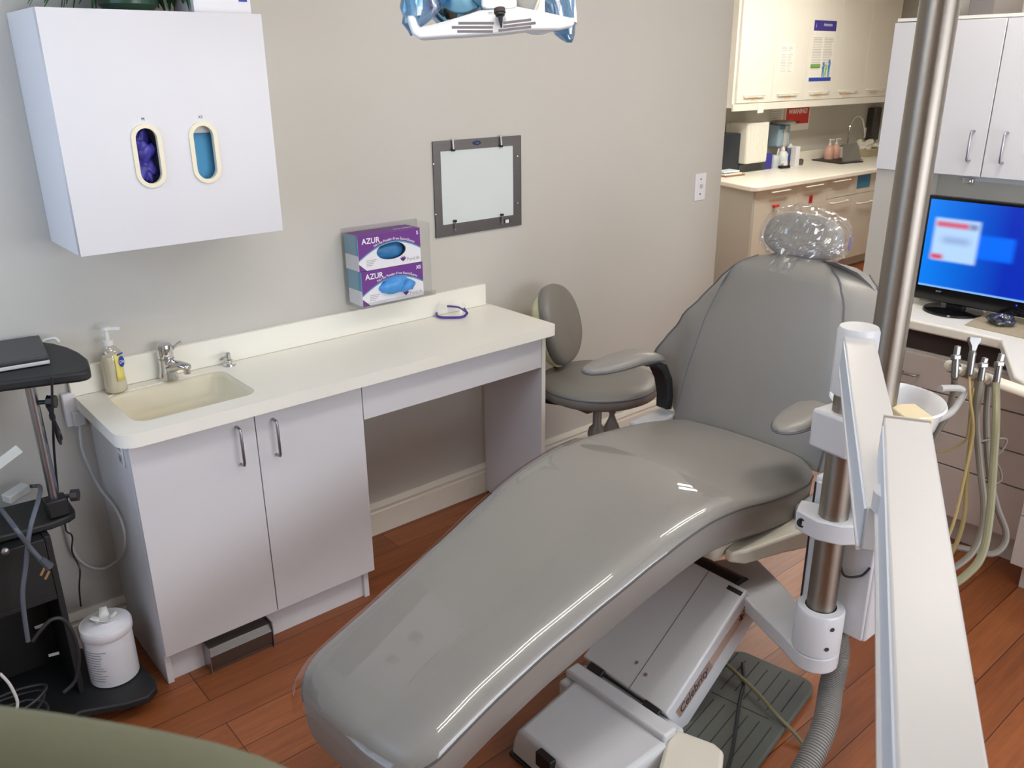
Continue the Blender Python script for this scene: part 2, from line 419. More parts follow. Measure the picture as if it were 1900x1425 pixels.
# things standing on the cabinet
pl = thing('potted_plant', 'dark green leafy plant in a grey pot on top of the wall cabinet', 'plant', (.80, -.16, cz1))
obj('pot', B().lathe((.83, -.15, cz1), [(.055, 0), (.075, .02), (.085, .12), (.09, .13), (.08, .13), (.078, .115)]), mat('dark green glazed pot', rgb(44, 74, 58), .3), pl)
lf = B()
for k in range(70):
    a = random.uniform(0, 2*PI); ln = random.uniform(.12, .27); dr = V((cos(a), sin(a)*.5, 0)); s_ = dr.cross(Z)*random.uniform(.022, .034)
    p0 = V((.83, -.15, cz1+.13)); pts = [p0+dr*ln*t+Z*(.13*t-.26*t*t*random.uniform(.7, 1.05)) for t in (0, .3, .6, .85, 1)]
    wd = (.2, .9, 1, .6, .05); k0 = len(lf.v)
    for p, w_ in zip(pts, wd): lf.v += [p-s_*w_, p+Z*.004*w_, p+s_*w_]
    for i in range(4):
        for j in range(2): q = k0+i*3+j; lf.f.append((q, q+1, q+4, q+3))
for v in lf.v: v.z = max(v.z, cz1+.004); v.y = min(v.y, -.015); v.x = min(v.x, at(358, 10, 'y', -.25).x-.006)
obj('leaves', lf, M_leaf, pl, solid=.001)
pL, pR = at(358, 10, 'y', -.25), at(462, 18, 'y', -.25)
cb = tag(obj('cardboard_box', B().box(pL.x, pR.x+.004, -.255, -.12, cz1, cz1+.14), M_white, origin=(pL.x, -.2, cz1), bevel=.001), 'white box with a blue patch on top of the wall cabinet', 'box')
obj('patch', B().box(pR.x-.03, pR.x-.006, -.2565, -.2552, cz1+.032, cz1+.08), M_blue, cb)

# ====================================================== SINK CABINET, TOP
bx0, bxm, bx1, byf, HC, TK = .573, .941, 1.312, -.386, .823, .110
bc = thing('sink_cabinet', 'white two-door base cabinet under the sink end of the counter', 'cabinet', (bx0, -.18, 0))
b = B().box(bx0, bx0+.019, byf+.02, -.001, 0, HC).box(bx1-.035, bx1-.016, byf+.02, -.02, 0, HC).box(bx0+.019, bx1-.035, byf+.02, -.02, TK, TK+.016).box(bx0+.019, bx1-.035, -.03, -.02, TK+.016, HC)
b.box(bx0+.019, bx1-.035, byf+.0195, byf+.0245, HC-.03, HC)
obj('body', b, M_lam, bc, bevel=.001)
obj('toe_kick', B().box(bx0+.019, bx1-.018, byf+.034, byf+.05, 0, TK-.001), M_lam, bc)
d1 = obj('door', B().box(bx0+.001, bxm-.0015, byf, byf+.0185, TK, HC-.004), M_lam, bc, bevel=.001)
d2 = obj('door', B().box(bxm+.0015, bx1, byf, byf+.0185, TK, HC-.004), M_lam, bc, bevel=.001)
for d_, q in ((d1, ((443, 798), (453, 862))), (d2, ((511, 783), (519, 844)))):
    a_, c_ = at(*q[0], 'y', byf-.02), at(*q[1], 'y', byf-.02); xm = (a_.x+c_.x)/2
    handle(d_, (xm, byf, a_.z+.004), (xm, byf, c_.z-.004), -Y)
# outlet on the cabinet side
q = at(225, 838, 'x', bx0)
ot = thing('wall_outlet', 'white duplex outlet on the left side panel of the sink cabinet', 'outlet', (bx0, q.y, q.z))
obj('cover_plate', B().box(bx0-.005, bx0, q.y-.025, q.y+.025, q.z-.042, q.z+.042), M_white, ot, bevel=.003)
for dz in (-.02, .02):
    rc = obj('receptacle', B().box(bx0-.0065, bx0-.005, q.y-.014, q.y+.014, q.z+dz-.014, q.z+dz+.014), M_inkg, ot, bevel=.002)
    obj('slot', B().box(bx0-.007, bx0-.0064, q.y-.007, q.y-.004, q.z+dz-.006, q.z+dz+.006).box(bx0-.007, bx0-.0064, q.y+.004, q.y+.007, q.z+dz-.006, q.z+dz+.006), M_ink, rc)
# knee space
nx = 2.132
kn = thing('knee_space_unit', 'white apron panel and end panel framing the open knee space under the counter', 'cabinet', (nx, -.18, 0))
obj('apron', B().box(bx1+.003, nx-.02, byf, byf+.0185, .688, HC-.004), M_lam, kn, bevel=.001)
obj('end_panel', B().box(nx-.019, nx, byf, -.021, .012, HC), M_lam, kn, bevel=.001)
obj('end_panel_edge', B().box(nx-.019, nx, byf-.0012, byf-.0002, .012, HC), M_lamw, kn)
obj('panel_foot', B().box(nx-.016, nx-.003, byf+.02, -.03, 0, .0118), M_black, kn)
# worktop with integral basin
ct = thing('worktop', 'cream solid-surface worktop with integral sink and backsplash along the grey wall', 'worktop', (1.34, -.2, .864))
TX0, TX1, TYF, TZ = .541, 2.152, -.436, .864
outer = [(TX0, -.002)]
for i in range(9):
    a = PI+PI/2*i/8; outer.append((TX0+.055+.055*cos(a), TYF+.055+.055*sin(a)))
for i in range(7):
    a = -PI/2+PI/2*i/6; outer.append((TX1-.03+.03*cos(a), TYF+.03+.03*sin(a)))
outer.append((TX1, -.002))
SX, SY, SW, SH = .795, -.213, .182, .146
hole = [(SX+p[0], SY+p[1]) for p in rrect(SW, SH, .045, 6)]
top = plate('slab', outer, [hole], .039, (0, 0, TZ), X, Y, M_ctop, ct)
md = top.modifiers.new('bevel', 'BEVEL'); md.width = .009; md.segments = 4; md.limit_method = 'ANGLE'; md.angle_limit = math.radians(50)
for p in top.data.polygons: p.use_smooth = True
top.data.set_sharp_from_angle(angle=math.radians(40))
rings = []
for dz, gx, r in ((-.004, 0, .045), (-.02, .002, .045), (-.075, .012, .05), (-.1, .03, .055), (-.105, .06, .05)):
    rings.append([V((SX+p[0], SY+p[1], TZ+dz)) for p in rrect(SW-gx, SH-gx, r, 6)])
bs = B().loft(rings, cap=False); bs.f.append(tuple(range(len(bs.v)-len(rings[0]), len(bs.v))))
bs.f = [f[::-1] for f in bs.f]
obj('basin', bs, M_basin, ct, ang=60, solid=.004)
obj('drain', B().lathe((SX, SY+.03, TZ-.1045), [(.022, 0), (.022, .002), (.015, .001)]), M_chrome, ct)
obj('backsplash', B().box(TX0-.008, TX1-.02, -.022, -.001, TZ+.0005, .9525), M_ctop, ct, bevel=.002)
# soap bottle
q = at(206, 717, 'z', TZ); q.y = min(q.y, -.058)
so = thing('soap_bottle', 'clear pump bottle of pale hand soap at the left end of the worktop', 'soap bottle', (q.x, q.y, TZ))
prof = [(.024, 0), (.029, .004), (.030, .02), (.027, .06), (.029, .1), (.027, .125), (.018, .14), (.012, .147), (.012, .15)]
obj('bottle', B().lathe((q.x, q.y, TZ), prof, sx=1.1), M_soapc, so, ang=60)
obj('soap_fill', B().lathe((q.x, q.y, TZ+.002), [(r*.93, z) for r, z in prof[:5]]+[(.022, .114)], sx=1.1), M_soap, so, ang=60)
pm = obj('pump', B().lathe((q.x, q.y, TZ+.15), [(.015, 0), (.015, .014), (.006, .016), (.006, .045), (.012, .047), (.012, .056)], n=16).beam((q.x-.002, q.y, TZ+.202), (q.x+.034, q.y-.02, TZ+.20), .011, .009), mat('milky pump plastic', rgb(222, 220, 214), .35), so, ang=50)
fd = V((.55, -.83, 0)); sd = V((.83, .55, 0))
lb = B().loft([[V((q.x, q.y, TZ+z))+(fd*cos(a)*r+sd*sin(a)*r*1.06) for a in [math.radians(t) for t in range(-30, 56, 12)]] for z, r in ((.04, .0305), (.06, .0287), (.085, .0297), (.118, .0296), (.125, .028))], cap=False, closed=False)
obj('label', lb, M_label, so, solid=.0003)
ov = V((q.x, q.y, TZ+.098))+fd*.0308+sd*.006
obj('badge', B().prism([ov+sd*.0115*cos(a)+Z*.017*sin(a) for a in [2*PI*i/20 for i in range(20)]], fd*.0012), M_blue, so)
text('lettering', 'Dial', .014, ov+fd*.0018-sd*.0098-Z*.0045, sd, Z, M_inkw, so)
obj('label_stripe', B().obox(V((q.x, q.y, TZ+.122))+fd*.0305+sd*.005, sd*.012, fd*.0006, Z*.0025), M_blue, so)
# faucet
q = at(301, 694, 'z', TZ); q.y = min(q.y, -.052)
fa = thing('faucet', 'chrome single-lever faucet behind the sink basin', 'faucet', (q.x, q.y, TZ))
obj('body', B().lathe((q.x, q.y, TZ), [(.030, 0), (.029, .01), (.0235, .045), (.0235, .066), (.026, .068), (.026, .0705), (.0235, .072)]), M_chrome, fa, ang=50)
obj('cap', B().lathe((q.x, q.y, TZ+.0725), [(.024, 0), (.0245, .03), (.022, .043), (.014, .047), (.001, .048)]), M_chrome, fa, ang=50)
sp = B()
dirs = V((.42, -.9, 0)).normalized(); sd = dirs.cross(Z)
sp.loft([[V((q.x, q.y, TZ))+dirs*l+Z*z+sd*w_*cos(2*PI*k/16)+Z*h_*sin(2*PI*k/16) for k in range(16)] for l, z, w_, h_ in ((.0, .038, .02, .03), (.03, .048, .02, .02), (.06, .054, .019, .013), (.085, .053, .017, .010), (.094, .051, .009, .006))])
spo = obj('spout', sp, M_chrome, fa, ang=60)
e = V((q.x, q.y, TZ))+dirs*.082
obj('aerator', B().cyl(e+Z*.03, e+Z*.047, .010), M_chrome, spo)
ld = V((.75, -.2, .52)).normalized()
obj('lever', B().tube([V((q.x, q.y, TZ+.082))+ld*.018, V((q.x, q.y, TZ+.084))+ld*.04, V((q.x, q.y, TZ+.084))+ld*.062], .006, 10, 4, r1=.0042), M_chrome, fa)
# side soap / air-gap lever
q = at(424, 677, 'z', TZ); q.y = min(q.y, -.05)
sv = thing('dispenser_valve', 'small chrome valve with side lever right of the faucet', 'valve', (q.x, q.y, TZ))
obj('body', B().lathe((q.x, q.y, TZ), [(.022, 0), (.021, .005), (.013, .009), (.013, .014), (.0145, .016), (.0145, .019), (.009, .024), (.009, .042), (.006, .045), (.001, .046)]), M_chrome, sv, ang=40)
obj('lever', B().tube([V((q.x, q.y, TZ+.034)), V((q.x-.02, q.y-.012, TZ+.034)), V((q.x-.036, q.y-.02, TZ+.032))], .0045, 10, 3), M_chrome, sv)
# goggles
q = at(838, 588, 'z', TZ)
gg = thing('safety_goggles', 'clear safety goggles with violet frame lying on the worktop', 'goggles', (q.x, q.y, TZ))
e1 = V((.80, -.6, 0)); e2 = V((.6, .8, 0))
fr = [q+e1*(-.06)+e2*.03+Z*.012, q+e1*(-.05)-e2*.015+Z*.006, q-e2*.03+Z*.006, q+e1*.045-e2*.022+Z*.006, q+e1*.062+e2*.01+Z*.012]
obj('frame', B().tube(fr, .005, 8, 6).tube([fr[-1], q+e1*.03+e2*.05+Z*.024, q-e1*.02+e2*.055+Z*.03], .0042, 8, 5).tube([fr[-1]+Z*.002, q+e1*.05+e2*.0+Z*.035], .003, 8, 0), M_violet, gg)
arc = crom(fr, 4)
obj('lens', B().loft([[p+Z*.002 for p in arc], [p+Z*.03-(p-q)*.08 for p in arc], [q+(p-q)*.75+e2*.012+Z*.05 for p in arc]], cap=False, closed=False), M_clear, gg)
# steel toe-kick control
fp = thing('foot_control', 'brushed steel wedge-shaped foot control under the sink cabinet door', 'foot control', (.75, -.39, 0))
a_, c_ = at(385, 1237, 'z', 0), at(500, 1187, 'z', 0); yk = byf+.034
x0_, x1_ = a_.x, c_.x-.004; yk -= .0006
pr = [(yk, 0), (yk-.05, 0), (yk-.05, .012), (yk-.052, .014), (yk-.056, .06), (yk-.042, .082), (yk, .09)]
obj('housing', B().loft([[V((x, p[0], p[1])) for p in pr] for x in (x0_, x1_)]), M_ssf, fp, bevel=.002)
obj('end_flange', B().box(x0_-.003, x0_-.0002, yk-.06, yk, 0, .094), M_steel, fp)
obj('end_flange', B().box(x1_+.0002, x1_+.003, yk-.06, yk, 0, .094), M_steel, fp)

# ============================================================ WALL ITEMS
vx0, vx1, vz0, vz1 = 1.904, 2.340, 1.1676, 1.5286
xv = thing('film_viewer', 'steel-framed frosted light box for x-ray films on the grey wall', 'film viewer', (2.12, 0, vz0))
ix0, ix1, iz0, iz1 = at(816, 281, 'y', -.004).x, at(951, 274, 'y', -.004).x, at(819, 418, 'y', -.004).z, at(816, 281, 'y', -.004).z
cxv, czv = (vx0+vx1)/2, (vz0+vz1)/2
plate('frame', [(vx0-cxv, vz0-czv), (vx1-cxv, vz0-czv), (vx1-cxv, vz1-czv), (vx0-cxv, vz1-czv)], [[(ix0-cxv, iz0-czv), (ix1-cxv, iz0-czv), (ix1-cxv, iz1-czv), (ix0-cxv, iz1-czv)]], .006, (cxv, -.008, czv), X, Z, M_ssf, xv)
obj('panel', B().box(ix0-.004, ix1+.004, -.006, -.001, iz0-.004, iz1+.004), M_frost, xv)
for (px, py), dn in (((840, 268), 1), ((929, 261), 1), ((844, 420), -1), ((931, 408), -1)):
    p = at(px, py, 'y', -.012)
    c = obj('film_clip', B().beam(p+Z*.018*dn, p-Z*.018*dn+V((0, -.004, 0)), .006, .003, up=(0, 1, 0)).cyl((p.x, -.008, p.z+.016*dn), (p.x, -.015, p.z+.016*dn), .0055, n=14), M_chrome, xv)
    obj('clip_tip', B().box(p.x-.006, p.x+.006, -.019, -.010, p.z-.021*dn-.004, p.z-.021*dn+.004), M_black, c)
p = at(885, 265, 'y', -.009)
bd = obj('badge', B().prism([V((p.x+.019*cos(a), -.0085, p.z+.0085*sin(a))) for a in [2*PI*i/24 for i in range(24)]], (0, -.002, 0)), M_navy, xv)
text('lettering', 'x-ray', .007, (p.x, -.0108, p.z-.002), X, Z, M_steel, bd, align='CENTER')
p = at(942, 410, 'y', -.009)
sw = obj('switch', B().box(p.x-.016, p.x+.012, -.0105, -.0082, p.z-.008, p.z+.008), M_black, xv)
obj('rocker', B().box(p.x-.015, p.x+.004, -.014, -.0106, p.z-.007, p.z+.007), M_white, sw, bevel=.001)
for px, py in ((805, 305), (809, 398), (961, 290), (961, 377)):
    p = at(px, py, 'y', -.009); obj('screw', B().lathe((p.x, -.0082, p.z), [(.0035, 0), (.0032, .001), (.001, .002)], ax=(0, -1, 0), n=12), M_chrome, xv)
p0, p1 = at(1289, 323, 'y', -.004), at(1309, 370, 'y', -.004)
ls = thing('light_switch', 'white toggle light switch plate on the grey wall near the doorway', 'light switch', ((p0.x+p1.x)/2, 0, p1.z))
xm, zm = (p0.x+p1.x)/2, (p0.z+p1.z)/2
obj('cover_plate', B().box(p0.x+.008, p1.x-.008, -.006, -.0005, p1.z, p0.z), M_white, ls, bevel=.002)
obj('toggle', B().box(xm-.006, xm+.006, -.018, -.0062, zm-.004, zm+.014), M_dent, ls, bevel=.001)
for dz in (-.035, .038): obj('screw', B().cyl((xm, -.0061, zm+dz), (xm, -.0075, zm+dz), .004, n=10), M_ink, ls)

# glove boxes in the acrylic holder
gy0, gy1 = -.105, -.012
lowL, lowR = at(672, 571, 'y', gy0), at(783, 546, 'y', gy0)
gz0 = (lowL.z+lowR.z)/2
gx0, gx1 = lowL.x, lowL.x+.262
gh = .125
hr = thing('glove_holder', 'clear acrylic wall rack holding two glove boxes above the worktop', 'holder', (gx0, -.06, gz0))
ax0, ax1 = gx0-.006, at(795, 545, 'y', -.06).x
b = B().box(ax0, ax1, -.004, -.001, gz0-.008, gz0+.268).box(ax0, ax0+.003, gy0+.004, -.004, gz0-.008, gz0+.255).box(ax1-.003, ax1, gy0+.02, -.004, gz0-.008, gz0+.262).box(ax0, ax1, gy0-.006, -.004, gz0-.008, gz0-.005)
b.box(ax0, ax1, gy0-.006, gy0-.003, gz0-.005, gz0+.012)
obj('rack', b, M_clear, hr)
def arc_text(s_, size, x0, y, z0, az_, parent):
    """one line of lettering that follows the arched header edge"""
    bb = B(); t = .25
    for ch in s_:
        adv = size*(.26 if ch in ' il-' else .46)/.262
        if ch != ' ':
            ang_ = math.atan2(az_(t+.03)-az_(t), .03*.262)
            o = text('tmp', ch, size, (x0+.262*t, y, z0+az_(t)+.004), V((cos(ang_), 0, sin(ang_))), V((-sin(ang_), 0, cos(ang_))), M_inkw, None)
            bb.add([v.co for v in o.data.vertices], [tuple(p.vertices) for p in o.data.polygons])
            bpy.data.objects.remove(o)
        t += adv
    return obj('lettering', bb, M_inkw, parent)
def glove_box(z0, xs, y0, label, size, mg, seed, big):
    g = thing('glove_box', label, 'glove box', (gx0+xs, (y0+gy1)/2, z0), 'purple and white glove boxes in the rack')
    x0, x1 = gx0+xs, gx0+xs+.262; z1 = z0+gh; xc, zc = x0+.136, z0+.058
    cxm_, czm_ = (x0+x1)/2, (z0+z1)/2
    ovl = lambda a, bb, n=28: [(xc-cxm_+a*cos(2*PI*i/n), zc-czm_+bb*sin(2*PI*i/n)) for i in range(n)]
    cs = B().box(x0, x1, y0+.05, gy1, z0, z1-.0005).box(x0, x0+.002, y0+.0025, y0+.05, z0, z1-.0005).box(x1-.002, x1, y0+.0025, y0+.05, z0, z1-.0005).box(x0+.002, x1-.002, y0+.0025, y0+.05, z0, z0+.002).box(x0+.002, x1-.002, y0+.0025, y0+.05, z1-.0025, z1-.0005)
    obj('carton', cs, M_white, g)
    fr_ = plate('front_panel', [(-.131, -gh/2), (.131, -gh/2), (.131, gh/2), (-.131, gh/2)], [ovl(.062, .031)], .002, (cxm_, y0, czm_), X, Z, M_white, g)
    # purple header with an arched lower edge, teal line under it
    az_ = lambda t: .028+.064*sin(PI*(.06+.80*t))
    def arch(off): return [V((x0+.262*t, y0-.0003, z0+az_(t)-off)) for t in [i/24 for i in range(25)]]
    a0 = arch(0); hd = [V((x1, y0-.0003, z1)), V((x0, y0-.0003, z1))]
    bb = B()
    for i in range(24):
        bb.add([a0[i], a0[i+1], V((a0[i+1].x, y0-.0003, z1)), V((a0[i].x, y0-.0003, z1))], [(0, 1, 2, 3)])
    obj('header_print', bb, M_purple, fr_)
    a1 = arch(.005); bb = B()
    for i in range(24): bb.add([a1[i], a1[i+1], a0[i+1], a0[i]], [(0, 1, 2, 3)])
    obj('arch_line', bb, M_teal, fr_)
    obj('corner_print', B().add([V((x0, y0-.0003, z0)), V((x0+.03, y0-.0003, z0)), V((x0, y0-.0003, z0+.026))], [(0, 1, 2)]), M_purple, fr_)
    text('lettering', 'AZUR', .028, (x0+.016, y0-.0006, z1-.030), X, Z, M_inkw, fr_, bold=.0004)
    # curved line of small lettering
    arc_text('Nitrile Powder-Free Exam Gloves', .0135, x0, y0-.0006, z0, az_, fr_)
    text('lettering', size, .018, (x1-.008, y0-.0006, z1-.022), X, Z, M_inkw, fr_, align='RIGHT', bold=.0004)
    text('lettering', 'PureLife', .017, (x1-.062, y0-.0006, z0+.012), X, Z, M_inkg, fr_)
    lx, lz = x1-.078, z0+.012
    pt = B()
    for ang_ in (-40, -20, 0, 20, 40):
        a = math.radians(ang_); dr = V((sin(a), 0, cos(a))); pp = V((lx, y0-.0006, lz)); sx_ = V((cos(a), 0, -sin(a)))
        pt.add([pp, pp+dr*.012+sx_*.003, pp+dr*.022, pp+dr*.012-sx_*.003], [(0, 1, 2, 3)])
    obj('flower_mark', pt, M_purple, fr_)
    sm = B()
    for k in range(4): sm.add([V((x0+.03, y0-.0004, z0+.034-k*.006)), V((x0+.072-k*.006, y0-.0004, z0+.034-k*.006)), V((x0+.072-k*.006, y0-.0004, z0+.0362-k*.006)), V((x0+.03, y0-.0004, z0+.0362-k*.006))], [(0, 1, 2, 3)])
    obj('small_print', sm, M_inkg, fr_)
    # top and side print
    obj('top_print', B().box(x0, x1, y0, gy1, z1, z1+.0006), M_purple, g)
    text('lettering', 'EXAM GLOVES', .012, (x1-.09, y0+.03, z1+.0008), X, Y, M_inkw, g)
    obj('side_print', B().box(x0-.0006, x0, y0+.001, gy1, z0+.055, z1), M_teal, g)
    # gloves
    if big:
        gl = lump((xc+.004, y0+.006, zc), (.062, 0, 0), (0, .03, 0), (0, 0, .031), .3, 30, seed)
        gl2 = lump((xc+.05, y0-.014, zc-.004), (.03, 0, .006), (0, .018, 0), (0, 0, .02), .45, 40, seed+4)
        gl.add(gl2.v, gl2.f)
    else:
        gl = lump((xc, y0+.034, zc-.006), (.07, 0, 0), (0, .022, 0), (0, 0, .034), .3, 30, seed)
    obj('gloves', gl, mg, g, ang=60)
    return g
glove_box(gz0+.127, 0, gy0, 'upper purple and white glove box marked S in the acrylic rack', 'S', M_glovd, 5, False)
glove_box(gz0, .004, gy0-.002, 'lower purple and white glove box marked XS with gloves bulging out', 'XS', M_glovb, 9, True)

# ================================================================= STOOL
sc = V((2.418, -.40, .58))
st = thing('rolling_stool', 'grey vinyl rolling stool with cream backrest shell by the end of the worktop', 'stool', (sc.x, sc.y, 0))
rs = .245
obj('seat', B().lathe(sc-Z*.075, [(.19, 0), (.215, .004), (rs, .02), (rs+.002, .05), (rs-.004, .062), (rs-.02, .073), (rs-.07, .079), (.001, .08)], n=48), M_stoolv, st, ang=60)
obj('piping', B().tube([sc+V((cos(a)*(rs+.001), sin(a)*(rs+.001), -.018)) for a in [2*PI*i/48 for i in range(49)]], .0035, 6, 0), M_pip, st)
obj('under_plate', B().lathe(sc-Z*.085, [(.17, 0), (.19, .0095)]), M_black, st)
# backrest: oval pad facing +x, leaning
bcn = at(1036, 602, 'y', -.20); nb = V((.38, -.88, .28)).normalized(); ub = (Z-nb*Z.dot(nb)).normalized(); wb = ub.cross(nb)
def oval(c, hw, hh, sq=2.3, n=40):
    o = []
    for i in range(n):
        a = 2*PI*i/n; ca, sa = cos(a), sin(a)
        o.append(c+wb*hw*math.copysign(abs(ca)**(2/sq), ca)+ub*hh*math.copysign(abs(sa)**(2/sq), sa))
    return o
pad = B(); rings = []
for d, k in ((-.025, .9), (-.02, .98), (0, 1), (.015, .97), (.026, .88), (.033, .7), (.037, .4), (.038, .02)):
    rings.append([p+nb*(d-.35*((p-bcn).dot(wb))**2*0+.9*((p-bcn).dot(wb))**2) for p in oval(bcn, .156*k, .172*k)])
pad.loft(rings); obj('backrest', pad, M_stoolv, st, ang=60)
sh = B(); rings = []
for d, k in ((-.0255, .97), (-.045, .95), (-.065, .84), (-.076, .55), (-.079, .02)):
    rings.append([p+nb*(d+.9*((p-bcn).dot(wb))**2) for p in oval(bcn-ub*.016, .150*k, .166*k)])
sh.loft(rings); obj('back_shell', sh, M_cream, st, ang=60)
obj('back_bar', B().tube([bcn-nb*.05-ub*.08, bcn-nb*.07-ub*.2, sc+V((-.12, .23, -.13)), sc+V((-.08, .02, -.105))], .012, 10, 6), M_black, st)
obj('mechanism', B().box(sc.x-.11, sc.x+.07, sc.y-.05, sc.y+.05, sc.z-.125, sc.z-.086), mat('dark khaki steel', rgb(96, 88, 76), .5), st, bevel=.006)
lv = sc+V((-.05, -.13, -.09))
obj('tilt_lever', B().lathe(lv-Z*.10, [(.03, 0), (.032, .02), (.016, .055), (.010, .075), (.015, .085), (.012, .1)], n=16).cyl(lv, lv+V((.02, .09, -.01)), .007), mat('warm grey knob plastic', rgb(134, 124, 110), .45), st, ang=50)
obj('column', B().lathe((sc.x, sc.y, .10), [(.028, 0), (.028, .2), (.036, .205), (.04, .225), (.034, .25), (.019, .265), (.019, .36)], n=20), mat('warm grey column', rgb(140, 130, 116), .4), st, ang=50)
for k in range(5):
    a = 2*PI*k/5+.3; d = V((cos(a), sin(a), 0)); e = V((sc.x, sc.y, 0))+d*.25
    lg = obj('leg', B().beam(V((sc.x, sc.y, .1)), e+Z*.075, .035, .028), M_black, st, bevel=.005)
    sd = d.cross(Z)
    obj('caster', B().cyl(e+Z*.026-sd*.014, e+Z*.026+sd*.014, .026, n=18).cyl(e+Z*.03, e+Z*.07, .008, n=8), M_black, lg)

# ========================================================== DENTAL CHAIR
TH = math.radians(4)
CO = V((2.27, -1.17, 0)); CA = V((-cos(TH), -sin(TH), 0)); CS = V((sin(TH), -cos(TH), 0))
def interp(tab, x):
    if x <= tab[0][0]: return tab[0][1]
    for (a, fa_), (b2, fb) in zip(tab, tab[1:]):
        if x <= b2:
            t = (x-a)/(b2-a); t = t*t*(3-2*t)*.35+t*.65
            return fa_+(fb-fa_)*t
    return tab[-1][1]
ZT = [(-.05, .595), (0, .60), (.15, .62), (.3, .642), (.45, .668), (.55, .676), (.65, .672), (.78, .652), (.95, .61), (1.1, .567), (1.25, .523), (1.4, .476), (1.62, .40)]
HW = [(-.05, .27), (0, .30), (.08, .325), (.2, .33), (.3, .326), (.45, .312), (.6, .301), (.75, .294), (.9, .281), (1.05, .265), (1.2, .25), (1.35, .242), (1.6, .24)]
LEND = 1.585
def zsm(l): return sum(interp(ZT, l+d) for d in (-.06, -.03, 0, .03, .06))/5
def section(l, grow=0.0, T=None, end=LEND, rc=.105, re=.05):
    """one cross-section ring of the seat cushion at distance l towards the foot"""
    hw = interp(HW, l)+grow; z = zsm(l)+grow; T = .168 if T is None else T
    d = l-(end-rc)
    if d > 0: hw = hw-rc+math.sqrt(max(rc*rc-d*d, 1e-6))
    dd = l-(end-re); drop = 0
    if dd > 0: drop = re-math.sqrt(max(re*re-dd*dd, 1e-8))
    pts = []
    r = .045; rx = min(.095, hw*.45); N = 8
    zb = z-T+drop*.6; zt_ = z-drop
    o = []
    for i in range(N+1):
        a = PI*.5*i/N; o.append((hw-rx+rx*sin(a), zt_-r+r*cos(a)))
    o2 = [(w_, z_) for w_, z_ in o]
    low = [(hw-.006, zb+.03), (hw-.03, zb+.004), (hw-.06, zb)]
    right = [(0, zt_+.006*1)] + [(hw*.25, zt_+.0055), (hw*.45, zt_+.003)]+o2+low
    ring = [(w_, z_) for w_, z_ in right]+[(-w_, z_) for w_, z_ in right[:0:-1]]
    return [CO+CA*l+CS*w_+Z*z_ for w_, z_ in ring]
dc = thing('dental_chair', 'grey vinyl dental chair, reclined, in the middle of the room', 'dental chair', (1.75, -1.4, 0))
ls_ = [-.045+i*.035 for i in range(43)]; ls_ = [l for l in ls_ if l < LEND-.11]+[LEND-.11+.11*sin(PI/2*i/12) for i in range(13)]
ls_[-1] = LEND-.0008
obj('seat_cushion', B().loft([section(l) for l in ls_]), M_vinyl, dc, ang=70)
for sgn in (1, -1):
    pp = []
    for l in ls_[1:-3]:
        rg = section(l); k = 10 if sgn == 1 else len(rg)-10
        pp.append(rg[k]+CS*sgn*.001-Z*.004)
    obj('seam_piping', B().tube(pp, .0032, 6, 2), M_pip if sgn < 0 else mat('grey seam', rgb(84, 82, 80), .5), dc)
# under-seat frame
fb = B()
for a_, b_ in ((.02, 1.25),):
    fb.loft([[CO+CA*l+CS*w_+Z*(zsm(l)+dz) for w_, dz in ((-.18*k, -.169), (.18*k, -.169), (.16*k, -.20), (-.16*k, -.20))] for l, k in ((.0, 1), (.3, 1), (.6, 1), (.9, .9), (1.2, .8), (1.35, .7))])
obj('seat_frame', fb, M_dentw, dc, bevel=.006)
# --- back
BA = V((2.335, -1.165, .56)); BU = V((.2725, 0, .962)).normalized(); BN = V((-BU.z, 0, BU.x))   # up along back, normal to the front
BS = V((0, 1, 0))
WL = [(0, .30), (.04, .40), (.08, .475), (.13, .525), (.2, .515), (.28, .475), (.36, .43), (.45, .37), (.54, .30), (.60, .232), (.64, .16), (.66, .09)]
CW = [(0, .292), (.17, .29), (.38, .268), (.53, .23), (.6, .195), (.64, .14), (.66, .075)]
WR = [(0, .30), (.05, .345), (.1, .40), (.16, .435), (.24, .435), (.33, .42), (.45, .385), (.54, .335), (.60, .285), (.64, .235), (.66, .17)]
def bfront(t, y):
    W, c = interp(WL if y > 0 else WR, t), interp(CW, t)
    ay = abs(y); off = .012*(1-(min(ay, c)/c)**2)
    if ay > c: off -= .085*((ay-c)/max(W-c, .02))**1.25*min(1, (W-c)/.08)+.004
    if ay > c+.01: off += .03*noise.noise(V((t*9, y*7, 2)))*min(1, (ay-c)/.08)
    off -= .05*max(0, (t-.57)/.09)**2
    return BA+BU*t+BS*y+BN*off
rings = []
ts = [i*.022 for i in range(28)]+[.612, .628, .642, .652, .66]
for t in ts:
    W, c = interp(WL, t), interp(CW, t); n = 10
    W2 = interp(WR, t)
    ys = [-W2+(W2-c)*i/4 for i in range(4)]+[-c+2*c*i/n for i in range(n+1)]+[c+(W-c)*(i+1)/4 for i in range(4)]
    fr_ = [bfront(t, y) for y in ys]
    rim = .05*max(0, (t-.57)/.09)**2
    bk = [BA+BU*t+BS*y*(.97 if abs(y) > .9*W else 1)+BN*(-.115+.02*(y/max(W, .01))**2-(.03 if 0 else 0)+rim*.8) for y in ys[::-1]]
    rings.append(fr_+bk)
obj('backrest', B().loft(rings), M_vinyl, dc, ang=70)
for sgn in (1, -1):
    obj('seam_piping', B().tube([bfront(t, sgn*interp(CW, t)*1.004)+BN*.001 for t in ts[:-2]], .0042, 6, 1), M_pip, dc)
    obj('edge_piping', B().tube([bfront(t, sgn*interp(WL if sgn > 0 else WR, t)*.997) for t in ts[9:-2]], .0042, 6, 1), M_pip, dc)
